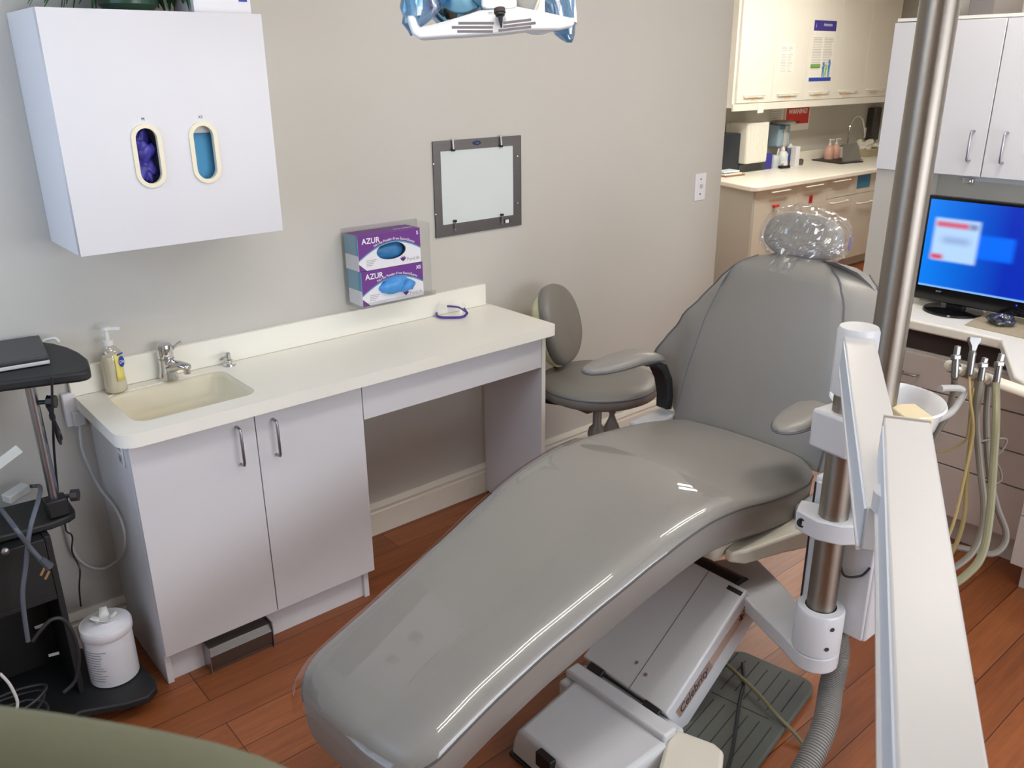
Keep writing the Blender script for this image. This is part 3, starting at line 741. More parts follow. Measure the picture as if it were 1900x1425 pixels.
obj('top_piping', B().tube([bfront(.66, y*.09)+BN*.003 for y in (-1, -.5, 0, .5, 1)], .003, 6, 2), M_pip, dc)
# headrest
hc = V((2.60, -1.155, 1.243)); hn = V((-.88, -.10, .45)).normalized(); hs = V((0.06, -1, -.05)).normalized(); hu = hn.cross(hs)*-1
hu = hs.cross(hn).normalized()
if hu.z < 0: hu = -hu
hd = B().loft([[hc+hs*.138*k*math.copysign(abs(cos(a))**.8, cos(a))+hu*.078*k*math.copysign(abs(sin(a))**.8, sin(a))+hn*d for a in [2*PI*i/36 for i in range(36)]] for d, k in ((-.05, .72), (-.045, .9), (-.02, 1), (.01, 1), (.028, .9), (.036, .65), (.034, .3), (.031, .02))])
obj('headrest', hd, M_vinyl, dc, ang=70)
obj('headrest_stem', B().beam(hc-hn*.055-hu*.02, BA+BU*.5-BN*.09, .05, .02, up=(0, 1, 0)), M_steel, dc, bevel=.004)
# armrests
def pad_arm(tip, rear, lbl):
    tip, rear = V(tip), V(rear); d = (rear-tip); ln = d.length; d.normalize(); s_ = d.cross(Z).normalized()
    rg = []
    for t, w_, h_, dz in ((0, .012, .008, .0), (.06, .032, .013, .0), (.2, .05, .018, .002), (.42, .06, .022, .006), (.66, .056, .024, .010), (.85, .048, .02, .002), (1, .036, .012, -.01)):
        rg.append([tip+d*ln*t+s_*w_*math.copysign(abs(cos(a))**.75, cos(a))+Z*(dz+h_*1.15*sin(a)) for a in [2*PI*i/20 for i in range(20)]])
    o = obj('armrest', B().loft(rg), M_vinyl, dc, ang=70)
    pts = [r[0]-Z*.004 for r in rg]; pts2 = [r[10]-Z*.004 for r in rg]
    obj('armrest_piping', B().tube(pts[::-1]+pts2, .003, 6, 3), M_pip, o)
    return o
tipL, rearL = at(1084, 690, 'z', .80), V((2.31, -.80, .80))
pad_arm(tipL, rearL, 'l')
tipR, rearR = at(1444, 800, 'z', .80), V((2.31, -1.475, .80))
pad_arm(tipR, rearR, 'r')
for p, sg in ((rearL, 1), (rearR, -1)):
    br = B()
    if sg < 0: p = p+V((.10, -.05, 0))
    cs_ = [(p+V((-.09, .0, -.016)), .05, .006), (p+V((-.045, 0, -.018)), .062, .012), (p+V((-.008, -.01*sg, -.04)), .066, .02), (p+V((.012, -.02*sg, -.09)), .064, .02), (p+V((.014, -.03*sg, -.15)), .06, .018), (p+V((.006, -.035*sg, -.20)), .055, .018)]
    rg = []
    for i, (c_, w_, h_) in enumerate(cs_):
        dd = (cs_[min(i+1, 5)][0]-cs_[max(i-1, 0)][0]).normalized(); nn = Y.cross(dd).normalized()
        rg.append([c_+Y*sx_*w_*.5+nn*sz*h_*.5*1.6 for sx_, sz in ((1, 1), (-1, 1), (-1, -1), (1, -1))])
    obj('arm_bracket', br.loft(rg), M_black, dc, bevel=.006, ang=40)
pw = at(1195, 768, 'z', .565)
obj('side_cover', B().obox(V((2.27, -.83, .555)), CA*.10, CS*.04, Z*.02), M_dent, dc, bevel=.008)
obj('side_cover', B().obox(V((2.24, -1.515, .50)), CA*.10, CS*.02, Z*.03), M_dent, dc, bevel=.008)
# --- base, rotated a little from the seat
RB = math.radians(2); b1 = V((cos(RB), sin(RB), 0)); b2_ = V((-sin(RB), cos(RB), 0))
pb = at(1240, 1378, 'z', .19)      # near right corner of the pump cover
zt0 = .092
c0 = at(1075, 1252, 'z', zt0); c1 = at(1237, 1378, 'z', zt0); c3 = at(961, 1352, 'z', zt0)
c2 = V((c3.x, c1.y, zt0)); wid = (c0-c1).dot(b2_)
def bp_(u, v, z): return V((c1.x, c1.y, 0))+b1*u+b2_*v+Z*z   # u towards the back, v across
pcc = (c0+c1+c2+c3)/4
pc = B().loft([[V((p.x, p.y, 0))+(V((p.x, p.y, 0))-V((pcc.x, pcc.y, 0)))*g+Z*z for p in (c2, c1, c0, c3)] for z, g in ((.010, .10), (.05, .07), (zt0-.012, .02), (zt0, -.03))])
obj('pump_cover', pc, M_dent, dc, bevel=.009, seg=4)
obj('base_plate', B().prism([V((p.x, p.y, 0))+(V((p.x, p.y, 0))-V((pcc.x, pcc.y, 0)))*.13 for p in (c2, c1, c0, c3)], (0, 0, .0095)), M_black, dc, bevel=.002)
obj('base_body', B().loft([[bp_(u, v, z) for u, v in ((-.03, .004), (.085, .004), (.085, wid+.03), (-.03, wid+.03))] for z in (.0, .085)]).loft([[bp_(u, v, z) for u, v in ((-.004, .004), (.05, .004), (.05, wid+.03), (-.004, wid+.03))] for z in (.0852, .112)]), M_dent, dc, bevel=.008, seg=3)
ipx = at(1003, 1409, 'x', c3.x-.014)
obj('power_inlet', B().box(c3.x-.022, c3.x+.0, ipx.y-.045, ipx.y+.012, ipx.z-.02, ipx.z+.024), M_black, dc, bevel=.002)
fpx = [at(x, y, 'z', .085) for x, y in ((1243, 1346), (1326, 1377), (1344, 1392), (1338, 1450), (1215, 1450))]
obj('foot_cover', B().prism([V((p.x, p.y, .0)) for p in fpx], (0, 0, .085)), M_dentw, dc, bevel=.012, seg=4)
# slanted lift arm cover
qa, qb = at(1098, 1230, 'z', .115), at(1236, 1326, 'z', .115)
UL = .43
upd = (b1*.36+Z*.237).normalized()
Ldir = (qa-qb).normalized(); ext = (qa-qb).length
nrm = Ldir.cross(upd).normalized()
if nrm.z < 0: nrm = -nrm
q0, q1 = qb, qa+Ldir*.04
cov = B().loft([[p for p in (q0+upd*u-nrm*.0, q1+upd*u, q1+upd*u-nrm*.14, q0+upd*u-nrm*.14)] for u in (0, UL)])
lc = obj('lift_cover', cov, M_dent, dc, bevel=.006, seg=3)
qm = q0+(q1-q0)*.42
obj('panel_seam', B().beam(qm+nrm*.0003, qm+upd*UL+nrm*.0003, .0012, .0008, up=nrm), M_gap, lc)
for k, u in ((.36, .06), (.5, .075)):
    p = q0+(q1-q0)*k+upd*u+nrm*.0002
    obj('screw', B().lathe(p, [(.006, 0), (.0055, .0015), (.003, .002)], ax=nrm, n=14), M_chrome, lc)
for k, u in ((.03, -.012), (.90, -.012)):
    p = q0+(q1-q0)*(.14 if k < .5 else .80)+upd*(-.010)
    obj('hinge_pad', B().obox(p, Ldir*.028, upd*.012, nrm*.006), M_black, lc, bevel=.002)
obj('latch', B().obox(q0+(q1-q0)*.10+upd*(UL-.02), Ldir*.025, upd*.007, nrm*.002), M_black, lc, bevel=.001)
sf = -Ldir
obj('stripe', B().obox(q0+upd*(UL*.52)-nrm*.055+sf*.0004, upd*UL*.46, nrm*.018, sf*.0005), M_strp, lc)
obj('name_plate', B().obox(q0+upd*.115-nrm*.055+sf*.0012, upd*.085, nrm*.019, sf*.0004), mat('dark taupe plate', rgb(150, 128, 118), .4), lc)
text('lettering', 'Celebrity', .038, q0+upd*.035-nrm*.066+sf*.002, upd, nrm, M_ink, lc, shear=.35, bold=.0003)
cr = B()
for du, dv in ((0, 0), (.028, .008)):
    o_ = q0+upd*(UL-.065+du)-nrm*(.055-dv)+sf*.002
    cr.obox(o_, upd*.012, nrm*.004, sf*.0004).obox(o_, upd*.004, nrm*.012, sf*.0004)
obj('cross_mark', cr, mat('maroon mark', rgb(90, 30, 40), .5), lc)
obj('lift_pivot', B().cyl(q0+upd*UL-nrm*.07+Ldir*.05, q1+upd*UL-nrm*.07, .055, n=28), M_black, dc)
# seat bracket under the cushion's near side and arm to the unit
obj('seat_bracket', B().loft([[CO+CA*l+CS*w_+Z*z for l, w_, z in ((.28, .10, .53), (.52, .10, .53), (.52, .285, .53), (.28, .285, .53))], [CO+CA*l+CS*w_+Z*z for l, w_, z in ((.30, .12, .44), (.48, .12, .44), (.48, .26, .44), (.30, .26, .44))]]), M_dentw, dc, bevel=.02, seg=4)
wa, wb_ = at(1350, 1030, 'z', .47), at(1500, 965, 'z', .47)
dwa = (wb_-wa).normalized(); swa = dwa.cross(Z)
obj('unit_bracket', B().loft([[wa+dwa*t+swa*s_*w_+Z*dz for s_, dz in ((1, .012), (1, -h_), (-1, -h_), (-1, .012))] for t, w_, h_ in ((0, .012, .02), (.05, .028, .035), (.2, .04, .045), ((wb_-wa).length-.035, .05, .06))]), M_dentw, dc, bevel=.008, seg=3)
# horizontal support arm carrying the small post
PX, PY = 1.84, -1.78
s0, s1 = at(1400, 1078, 'z', .33), V((PX, PY, .33))
sdv = (s1-s0).normalized(); ss_ = sdv.cross(Z)
poly = [s0-sdv*.14+ss_*.075, s0+ss_*.075, s1-sdv*.06+ss_*.06]+[s1+sdv*.062*sin(a)+ss_*.062*cos(a) for a in [PI*i/10 for i in range(11)]]+[s1-sdv*.06-ss_*.06, s0-ss_*.075, s0-sdv*.14-ss_*.075]
poly = [p-Z*.052 for p in poly]
obj('support_arm', B().prism(poly, (0, 0, .05)), M_dent, dc, bevel=.006, seg=3)

# chair covers
sl_l = [.47+i*.035 for i in range(31)]; sl_l = [l for l in sl_l if l < LEND-.1]+[LEND+.03-.13+.13*sin(PI/2*i/10) for i in range(11)]
rr_ = []
for l in sl_l:
    rg = section(l, grow=.0055, end=LEND+.032, rc=.115, re=.04)
    n_ = len(rg); half = 10
    top_ = [rg[i] for i in range(n_-half, n_)]+[rg[i] for i in range(0, half+1)]
    k_ = noise.noise(V((l*9, 0, 0)))*.0012
    rr_.append([p+Z*(noise.noise(p*11)*.0012+noise.noise(V((p.x*3, p.y*30, 1)))*.0006) for p in top_])
slv = B().loft(rr_, cap=False, closed=False)
tag(obj('plastic_sleeve', slv, M_sleeve, origin=CO+CA*1.1+Z*.56, ang=70), 'clear glossy plastic sleeve over the foot end of the grey dental chair', 'plastic cover')
bagb = B(); rgb_ = []
for i in range(61):
    sv_ = -cos(PI*i/60); kk = max(1-abs(sv_)**2.8, 1e-4)**(1/2.3); ring = []
    for j in range(72):
        a = 2*PI*j/72; ca, sa = cos(a), sin(a)
        ring.append(hc+hs*.151*sv_+hn*(-.007+.060*kk*math.copysign(abs(ca)**.72, ca))+hu*.087*kk*math.copysign(abs(sa)**.72, sa))
    rgb_.append(ring)
bagb.loft(rgb_)
for i, v in enumerate(bagb.v):
    q = v-hc; u1, u2, u3 = q.dot(hs), q.dot(hu), q.dot(hn)
    w1 = V((u1*5+u2*6, u2*34-u1*9, u3*30)); k = 1-abs(noise.noise(w1)); k2 = 1-abs(noise.noise(V((u1*9+4, u2*44+u1*26, u3*34))))
    qq = hu*u2+hn*u3
    bagb.v[i] = v+qq.normalized()*(.011*k**5+.010*k2**6-.002)+hu*max(0, u2)*.10+hs*.010*max(0, u1/.15)**2
bg = thing('plastic_bag', 'crinkled clear plastic bag wrapped over the chair headrest', 'plastic cover', hc)
obj('film', bagb, M_bag, bg, smooth=False)
tl = B(); rg = []
for i, (d, w_) in enumerate(((0, .06), (.022, .046), (.045, .04), (.065, .05), (.085, .058))):
    rg.append([hc+hn*(.02+.012*(i > 1)+.012*sin(a*7+i)*.5)-hu*(.065+d)+hs*(-.006+w_*math.copysign(abs(cos(a))**.9, cos(a))+.004*sin(9*a+i))+hn*.03*sin(a) for a in [2*PI*k/40 for k in range(40)]])
tl.loft(rg, cap=False); obj('gathered_end', tl, M_bag, bg, smooth=False)

# floor mat, cords under the chair
m0, m1 = at(1488, 1305, 'z', 0), at(1383, 1222, 'z', 0)
RB = math.radians(10); b1 = V((cos(RB), sin(RB), 0)); b2_ = V((-sin(RB), cos(RB), 0))
fm = thing('foot_mat', 'grey-green ribbed rubber foot control mat on the floor behind the chair base', 'mat', (m0.x, m0.y, 0))
mu = -b2_; mv = -b1
mo = at(1475, 1292, 'z', 0); o_ = m1+V((0, 0, 0)); mw_ = (m0-m1).dot(mu)+.01
MP = lambda u, v, z: V((m1.x, m1.y, 0))+mu*u+mv*v+Z*z
outl = [(mw_*.5-.02+p[0], .31+p[1]-.16) for p in rrect(mw_*.5+.02, .31, .045, 6)]
obj('pad', B().prism([MP(u-.0, v+.155, 0) for u, v in outl], (0, 0, .022)), M_mat, fm, bevel=.005)
rbs = B()
for k in range(7):
    u = -.02+.036*k; rbs.obox(MP(u, .10+.02*(k % 2), .0222), mu*.0015, mv*.085, Z*.0005)
for k in range(6):
    u = .02+.036*k; rbs.obox(MP(u, .36, .0222), mu*.0015, mv*.10, Z*.0005)
rbs.obox(MP(.09, .235, .0222), mu*.09, mv*.0015, Z*.0005)
obj('grooves', rbs, M_rib, fm)
obj('cord_grip', B().obox(MP(-.06, .10, .032), mu*.012, mv*.02, Z*.01), M_black, fm, bevel=.003)
k1 = [at(1378, 1230, 'z', .03), at(1380, 1265, 'z', .03), at(1372, 1300, 'z', .03), at(1366, 1345, 'z', .03), at(1357, 1400, 'z', .03), at(1345, 1440, 'z', .03)]
tag(obj('floor_cable', B().tube(k1, .005, 8, 6), M_cordk, origin=k1[0]), 'black cable wandering over the grey-green foot mat', 'cable')
k2 = [at(1340, 1226, 'z', .05), at(1395, 1275, 'z', .04), at(1440, 1325, 'z', .035), at(1474, 1360, 'z', .02), at(1500, 1392, 'z', .01)]
tag(obj('air_tube', B().tube(k2, .0055, 8, 6), M_cordo, origin=k2[0]), 'thin khaki tube crossing the foot mat towards the ribbed hose', 'tube')

# ==================================================== DELIVERY ARM + POST
da = thing('delivery_arm', 'white two-link instrument delivery arm on a short stainless post', 'delivery arm', (PX, PY, .33))
obj('post', B().cyl((PX, PY, .34), (PX, PY, 1.135), .0365, n=36), M_ss, da)
cl = obj('collar', B().lathe((PX, PY, .33), [(.062, 0), (.062, .115), (.058, .122), (.040, .124), (.040, .118)], n=36, cap=False), M_dent, da, ang=40)
nc = V((-.75, -.66, 0)).normalized(); tc_ = nc.cross(Z)
for dz, s_ in ((.09, .35), (.03, .22)):
    dd = (nc*cos(s_)-tc_*sin(s_)*1).normalized(); p = V((PX, PY, .33+dz))+dd*.0615
    obj('screw', B().cyl(p, p+dd*.002, .006, n=12), M_gap, cl)
cpz = 1.215
obj('pivot_cap', B().lathe((PX, PY, 1.05), [(.043, 0), (.047, .004), (.047, .155), (.043, .165), (.001, .167)], n=36), M_capg, da, ang=40)
A0, A1 = V((PX, PY, 1.165)), V((1.085, -2.245, 1.165))
ad_ = (A1-A0).normalized()
arm = obj('lower_link', B().beam(A0-ad_*.0, A1, .066, .07), M_armw, da, bevel=.003)
sA = ad_.cross(Z)
if sA.dot(CAM-A0) > 0 and sA.y > 0: sA = -sA
sideL = sA if (at(1560, 700, 'z', 1.165)-at(1600, 700, 'z', 1.165)).dot(sA) > 0 else -sA
obj('side_rail', B().beam(A0+ad_*.06+sideL*.0345, A1-ad_*.002+sideL*.0345, .003, .062), M_armg, arm)
obj('rail_lip', B().beam(A0+ad_*.06+sideL*.036-Z*.033, A1-ad_*.002+sideL*.036-Z*.033, .006, .006), M_armw, arm)
obj('pivot', B().cyl((A1.x, A1.y, 1.20), (A1.x, A1.y, 1.228), .028, n=24), M_capg, da)
B0 = (at(1640, 775, 'z', 1.262)+at(1728, 782, 'z', 1.262))/2; B1_ = (at(1697, 1425, 'z', 1.262)+at(1804, 1425, 'z', 1.262))/2
B1e = B1_+(B1_-B0).normalized()*.25
bw_ = (at(1640, 775, 'z', 1.262)-at(1728, 782, 'z', 1.262)).length*.98
hz = .0345
bm = obj('upper_link', B().beam(B0-Z*hz, B1e-Z*hz, bw_, .069), M_armw, da, bevel=.003)
bd_ = (B1e-B0).normalized(); sB = bd_.cross(Z); sB = sB if sB.dot(sideL) > 0 else -sB
obj('side_rail', B().beam(B0+bd_*.03+sB*(bw_/2+.001)-Z*hz, B1e+sB*(bw_/2+.001)-Z*hz, .003, .060), M_armg, bm)
obj('rail_lip', B().beam(B0+bd_*.03+sB*(bw_/2+.003)-Z*(hz+.031), B1e+sB*(bw_/2+.003)-Z*(hz+.031), .007, .006), M_armw, bm)
obj('end_plate', B().beam(B0-bd_*.004-Z*(hz-.001), B0-Z*(hz-.001), bw_+.002, .073), mat('tan end plate', rgb(196, 186, 172), .4), bm, bevel=.001)
# clamps on the post
def clamp(z, h, name, bolts):
    n_ = V((-.93, -.36, 0)).normalized(); t2 = n_.cross(Z)
    c = V((PX, PY, z))
    ol = [(-.088, -.05), (.088, -.05), (.088, .012), (.06, .03), (.03, .048), (-.03, .048), (-.06, .03), (-.088, .012)]
    o = obj(name, B().prism([c+t2*u+n_*v for u, v in ol], (0, 0, h)), M_dent, da, bevel=.004)
    if bolts:
        for u in (-.07, .07):
            p = c+t2*u+n_*.026+Z*h/2; dd = n_
            obj('bolt', B().lathe(p, [(.012, -.006), (.012, .001), (.008, .001), (.008, -.002)], ax=dd, n=18, cap=False).cyl(p-dd*.004, p-dd*.002, .0075, n=6), M_black, o)
clamp(.665, .055, 'clamp', True)
n_ = V((-.99, .12, 0)).normalized(); t2 = n_.cross(Z)
obj('upper_clamp', B().obox(V((PX-.012, PY+.006, .955)), n_*.044, t2*.055, Z*.05), M_capg, da, bevel=.008)

# utility unit: box, light post, bowl
ux = 1.905
g0, g1, g2 = at(1480, 1140, 'x', ux), at(1605, 1188, 'x', ux), at(1507, 878, 'x', ux)
un = thing('dental_unit', 'white utility unit with rinse bowl and tall stainless lamp post beside the chair', 'dental unit', (2.1, -1.75, .4))
uz0, uz1, uy0, uy1 = (g0.z+g1.z)/2, g2.z, g1.y, g0.y
obj('housing', B().box(ux, ux+.22, uy0, uy1, uz0, uz1), M_dent, un, bevel=.01, seg=3)
obj('cover_seal', B().box(ux-.001, ux+.0, uy1-.006, uy1-.001, uz0+.02, uz1-.02), M_black, un)
obj('front_cover', B().box(ux-.012, ux-.0002, uy0+.006, uy1-.012, uz0+.01, uz1-.01), M_dent, un, bevel=.004)
obj('drip_cover', B().box(ux+.06, ux+.21, uy0+.03, uy0+.16, uz0-.05, uz0-.0005), mat('frosted tank plastic', rgb(206, 200, 192), .35), un, bevel=.02, seg=3)
obj('side_cable', B().tube([V((ux-.004, uy0+.10, uz1-.18)), V((ux-.03, uy0+.07, uz1-.23)), V((ux-.02, uy0+.03, uz1-.22)), V((ux-.012, uy0+.012, uz1-.19))], .003, 6, 5), M_black, un)
LP = atd(1690, 360, 2.09)
obj('lamp_post', B().cyl((LP.x, LP.y, .5), (LP.x, LP.y, 2.36), .0432, n=40), M_ss, un)
bwl = atd(1646, 742, 2.31)
bo = obj('rinse_bowl', B().lathe((bwl.x, bwl.y, bwl.z-.12), [(.06, 0), (.095, .015), (.128, .06), (.142, .11), (.149, .12), (.146, .126), (.139, .12), (.130, .095), (.11, .05), (.07, .026), (.002, .02)], n=44), M_porc, un, ang=60)
obj('bowl_column', B().loft([[V((bwl.x+u*k, bwl.y+v*k, z)) for u, v in ((-.10, -.08), (.10, -.08), (.10, .09), (-.10, .09))] for z, k in ((uz0+.1, .8), (uz1-.02, .9), (bwl.z-.10, 1))]), M_dentw, un, bevel=.02, seg=3)
cbx = atd(1690, 762, 2.22)
obj('cup_filler', B().obox(cbx-Z*.03, V((.03, -.022, 0)), V((.03, .04, 0)), Z*.03), mat('cream filler block', rgb(228, 212, 172), .4), un, bevel=.004)
# grey loop handle on the unit
lp = [(1712, 790), (1740, 778), (1765, 765), (1783, 740), (1788, 728), (1780, 721), (1760, 720), (1745, 721)]
obj('support_rail', B().tube([atd(x, y, 2.33+.0006*(x-1712)) for x, y in lp], .0095, 10, 5), mat('light grey tube', rgb(182, 180, 176), .4), un)
# instrument rail with handpieces
DR = 2.42
R0, R1 = atd(1757, 677, DR), atd(1900, 727, DR+.06)
ir = thing('instrument_rail', 'cream instrument holder bar with four hanging handpieces right of the rinse bowl', 'instrument holder', R0)
rd = (R1-R0).normalized()
obj('bar', B().lathe(R0, [(.004, -.004), (.013, 0), (.0165, .008), (.0165, (R1-R0).length+.2)], ax=rd, n=24), M_cream if False else mat('cream holder plastic', rgb(226, 218, 196), .4), ir, ang=50)
me_ = R1+rd*.1
obj('mount_arm', B().tube([me_, me_+V((.2, -.1, .0)), V((3.10, -2.23, .955)), V((3.138, -2.249, .92)), V((3.14, -2.25, .8700))], .013, 12, 5).lathe((3.14, -2.25, .8645), [(.05, 0), (.05, .006), (.02, .012)], n=24), M_steel, ir)
tubes_ = [(1775, 'g', [(1775, 690), (1768, 730), (1757, 770), (1745, 790), (1722, 835)], .0085, 'handpiece hose hanging from the first holder beside the rinse bowl', M_cordg, [(1775, 642), (1772, 690)]),
          (1805, 'y', [(1797, 690), (1800, 740), (1806, 800), (1793, 870), (1772, 960), (1755, 1005), (1735, 1040)], .0042, 'thin khaki tube hanging from the second holder', M_cordy, [(1808, 630), (1800, 685)]),
          (1824, 'g', [(1820, 700), (1812, 780), (1818, 860), (1826, 940), (1820, 990), (1800, 1030), (1760, 1060), (1735, 1068)], .009, 'grey hose hanging from the third holder and looping left', M_cordg, [(1826, 664), (1821, 696)]),
          (1852, 'o', [(1851, 700), (1848, 780), (1844, 850), (1836, 960), (1822, 1030), (1795, 1065), (1760, 1090), (1735, 1100)], .0105, 'olive hose hanging from the fourth holder and looping left', M_cordo, [(1857, 656), (1850, 700)])]
for k, (hx, ty, pts, r, lbl, m_, hp) in enumerate(tubes_):
    p0, p1 = atd(*hp[0], DR-.012+.0003*(hx-1757)), atd(*hp[1], DR-.012+.0003*(hx-1757))
    cc = R0+rd*((p1-R0).dot(rd))
    clp = obj('holder_clip', B().lathe(cc-rd*.012, [(.0165, 0), (.0185, .002), (.0185, .022), (.0165, .024)], ax=rd, n=18), M_steel, ir)
    hpn = thing('handpiece', ['angled grey handpiece in the first holder from the bowl', 'tall wedge-tipped handpiece in the second holder from the bowl', 'short chrome handpiece in the third holder from the bowl', 'grey handpiece in the fourth holder from the bowl, next to the counter edge'][k], 'handpiece', p1, 'handpieces in the instrument holder')
    axd = (p0-p1).normalized(); ln = (p0-p1).length
    off = (CAM-p1).normalized()*.022; p1 = p1+off; p0 = p0+off
    obj('body', B().lathe(p1-axd*.02, [(.007, 0), (.010, .006), (.0095, .02+ln*.45), (.0105, .02+ln*.5), (.0085, .02+ln*.62)], ax=axd, n=16), M_hand, hpn, ang=40)
    if k == 1:
        wv = RT
        hdm = B().loft([[p1+axd*(ln*.55+t)+wv*sx_*w_+FW*sz*.007 for sx_, sz in ((-1, -1), (1, -1), (1, 1), (-1, 1))] for t, w_ in ((0, .006), (.02, .010), (.035, .018), (.045, .017))])
        obj('head', hdm, M_hand, hpn, bevel=.002)
    else:
        obj('head', B().beam(p1+axd*ln*.5-RT*.0, p0+RT*.004, .016, .014, up=RT).obox(p1+axd*ln*.55, RT*.011, axd*.008, FW*.01), M_hand, hpn, bevel=.003)
    tp = [p1-axd*.02]+[atd(x, y, DR+(.0, -.06, -.02, -.09)[k]-.0003*abs(y-700)*(0.2 if k == 0 else 1)) for x, y in pts[1:]]
    tag(obj('handpiece_hose', B().tube(tp, r, 10, 6), m_, origin=tp[0]), lbl, 'hose', 'hoses of the instrument holder')
thin = [(1737, 838), (1760, 836), (1785, 822), (1795, 808), (1800, 760), (1806, 720)]
tag(obj('thin_tube', B().tube([atd(x, y, DR-.02) for x, y in thin], .003, 8, 6), M_cordy, origin=atd(1737, 838, DR)), 'thin khaki tube looping in front of the taupe drawers', 'tube')
thin2 = [(1815, 820), (1840, 815), (1867, 815), (1860, 835), (1847, 850), (1856, 872), (1858, 890), (1845, 897), (1825, 893)]
tag(obj('thin_tube', B().tube([atd(x, y, DR-.0) for x, y in thin2], .003, 8, 6), M_cordg, origin=atd(1840, 815, DR)), 'thin grey tube curled beside the olive hose', 'tube')
lp3 = [(1835, 700), (1830, 780), (1835, 870), (1850, 940), (1866, 985), (1862, 1012), (1840, 1028), (1800, 1020), (1770, 1015), (1735, 1018)]
tag(obj('suction_hose', B().tube([atd(x, y, DR+.05-.0003*abs(y-700)) for x, y in lp3], .009, 10, 6), mat('brown grey hose', rgb(112, 104, 94), .5), origin=atd(1835, 700, DR)), 'brown-grey hose making the widest loop below the instrument holder', 'hose')
lp4 = [(1812, 700), (1806, 780), (1796, 860), (1790, 950), (1778, 1000), (1758, 1040), (1735, 1062)]
tag(obj('air_hose', B().tube([atd(x, y, DR+.012-.0003*abs(y-700)) for x, y in lp4], .006, 10, 6), M_cordy, origin=atd(1812, 700, DR)), 'khaki hose bundled behind the middle holders', 'hose')
# corrugated hose to the floor
hp_ = [V((PX+.098, PY+.012, .43)), V((PX+.099, PY+.0, .34)), V((PX+.094, PY-.02, .25)), V((PX+.03, PY-.045, .195)), at(1530, 1345, 'z', .16), at(1495, 1425, 'z', .11), at(1460, 1480, 'z', .06)]
pts = crom(hp_, 18); rg = []; a = None; acc = 0
for i, p in enumerate(pts):
    d = (pts[min(i+1, len(pts)-1)]-pts[max(i-1, 0)]).normalized()
    a = d.orthogonal().normalized() if a is None else (a-d*a.dot(d)).normalized(); bb_ = d.cross(a)
    nx_ = pts[min(i+1, len(pts)-1)]; step = (nx_-p)/4
    for k, r in enumerate((.028, .032, .032, .028)):
        rg.append([p+step*k+(a*cos(2*PI*j/20)+bb_*sin(2*PI*j/20))*r for j in range(20)])
tag(obj('corrugated_hose', B().loft(rg), M_hose, origin=hp_[0], ang=30), 'grey corrugated hose running from the post collar to the floor', 'hose')

# ======================================================== OPERATORY LIGHT
LD = 1.8
def lpx(px, py, back=0.0): return atd(px, py, LD)+V((sin(YAW), cos(YAW), 0))*back
ol = thing('operatory_light', 'white dental light head with vent slots hanging above the chair', 'dental light', lpx(912, 20))
e2 = V((sin(YAW), cos(YAW), 0))
low = [(754, 30), (758, 48), (764, 63), (778, 73), (835, 69), (860, 68), (925, 64), (980, 57), (1040, 56), (1063, 50), (1069, 32)]
upc = [(1060, 33), (1010, 22), (960, 12), (890, 19), (850, 32), (800, 46), (776, 51), (768, 28)]
poly = [lpx(x, y) for x, y in low+upc]
obj('housing', B().prism(poly, e2*.10), M_dent, ol, bevel=.008, seg=3)
vs = B()
for x0_, x1_, y_, dy in ((852, 917, 44.5, 0), (840, 915, 52, 0), (850, 915, 59.5, 0), (934, 985, 44, -6), (934, 993, 51, -7), (925, 985, 58, -7)):
    vs.beam(lpx(x0_, y_), lpx(x1_, y_+dy), .0052, .0025, up=e2)
vs.v = [v-e2*.0012 for v in vs.v]
obj('vent_slots', vs, mat('slot grey', rgb(120, 112, 114), .7), ol)
obj('center_block', B().prism([lpx(893, -30), lpx(959, -30), lpx(959, 13), lpx(950, 18), lpx(903, 18), lpx(893, 13)], e2*.13).prism([lpx(903, 18.5), lpx(950, 18.5), lpx(957, 26), lpx(900, 30)], e2*.1), M_dent, ol, bevel=.004)
for v in ol.children[-1].data.vertices: v.co -= e2*.03
nz = lpx(928, 28)-e2*.02; nz2 = lpx(930.5, 52)-e2*.02
ax_ = (nz2-nz); L_ = ax_.length; ax_.normalize()
obj('sterile_tip', B().lathe(nz-ax_*.004, [(.010, 0), (.010, .006), (.0055, .009), (.0015, L_+.004)], ax=ax_, n=16), M_black, ol, ang=40)
obj('joint_socket', B().cyl(nz-ax_*.012, nz-ax_*.003, .012, n=16), M_gap, ol)
for sgn, cx_ in ((-1, 850), (1, 1000)):
    rgs = []
    c_ = lpx(cx_, -40, .05)
    rgs = [[c_+RT*(.085*k*cos(a))+Z*(.10*k*sin(a))+e2*(.06-.06*(1-k*k)) for a in [2*PI*i/36 for i in range(36)]] for k in (1.0, .85, .65, .4, .15, .01)]
    obj('reflector' if sgn < 0 else 'reflector', B().loft([[p for p in r] for r in rgs], cap=False), M_lens if sgn < 0 else mat('pale reflector', rgb(214, 210, 200), .2), ol, solid=.004)
    obj('reflector_rim', B().tube([c_+RT*.087*cos(a)+Z*.102*sin(a)+e2*.058 for a in [2*PI*i/40 for i in range(41)]], .005, 8, 0), M_dent, ol)
for pts in ([(763, 45), (760, 20), (756, -20), (775, -60), (850, -90)], [(1064, 42), (1062, 10), (1054, -20), (1030, -60), (960, -90)]):
    obj('handle', B().tube([lpx(x, y, .05) for x, y in pts], .0115, 10, 5), M_dentw, ol)
obj('brace', B().tube([lpx(995, 22, .05), lpx(1006, -10, .05), lpx(1008, -40, .05)], .006, 8, 3).prism([lpx(998, 20, .03), lpx(1012, 24, .03), lpx(1012, -10, .03), lpx(1006, -10, .03)], e2*.01), M_dentw, ol)
tpz = 2.30; hl = lpx(925, -20, .05)
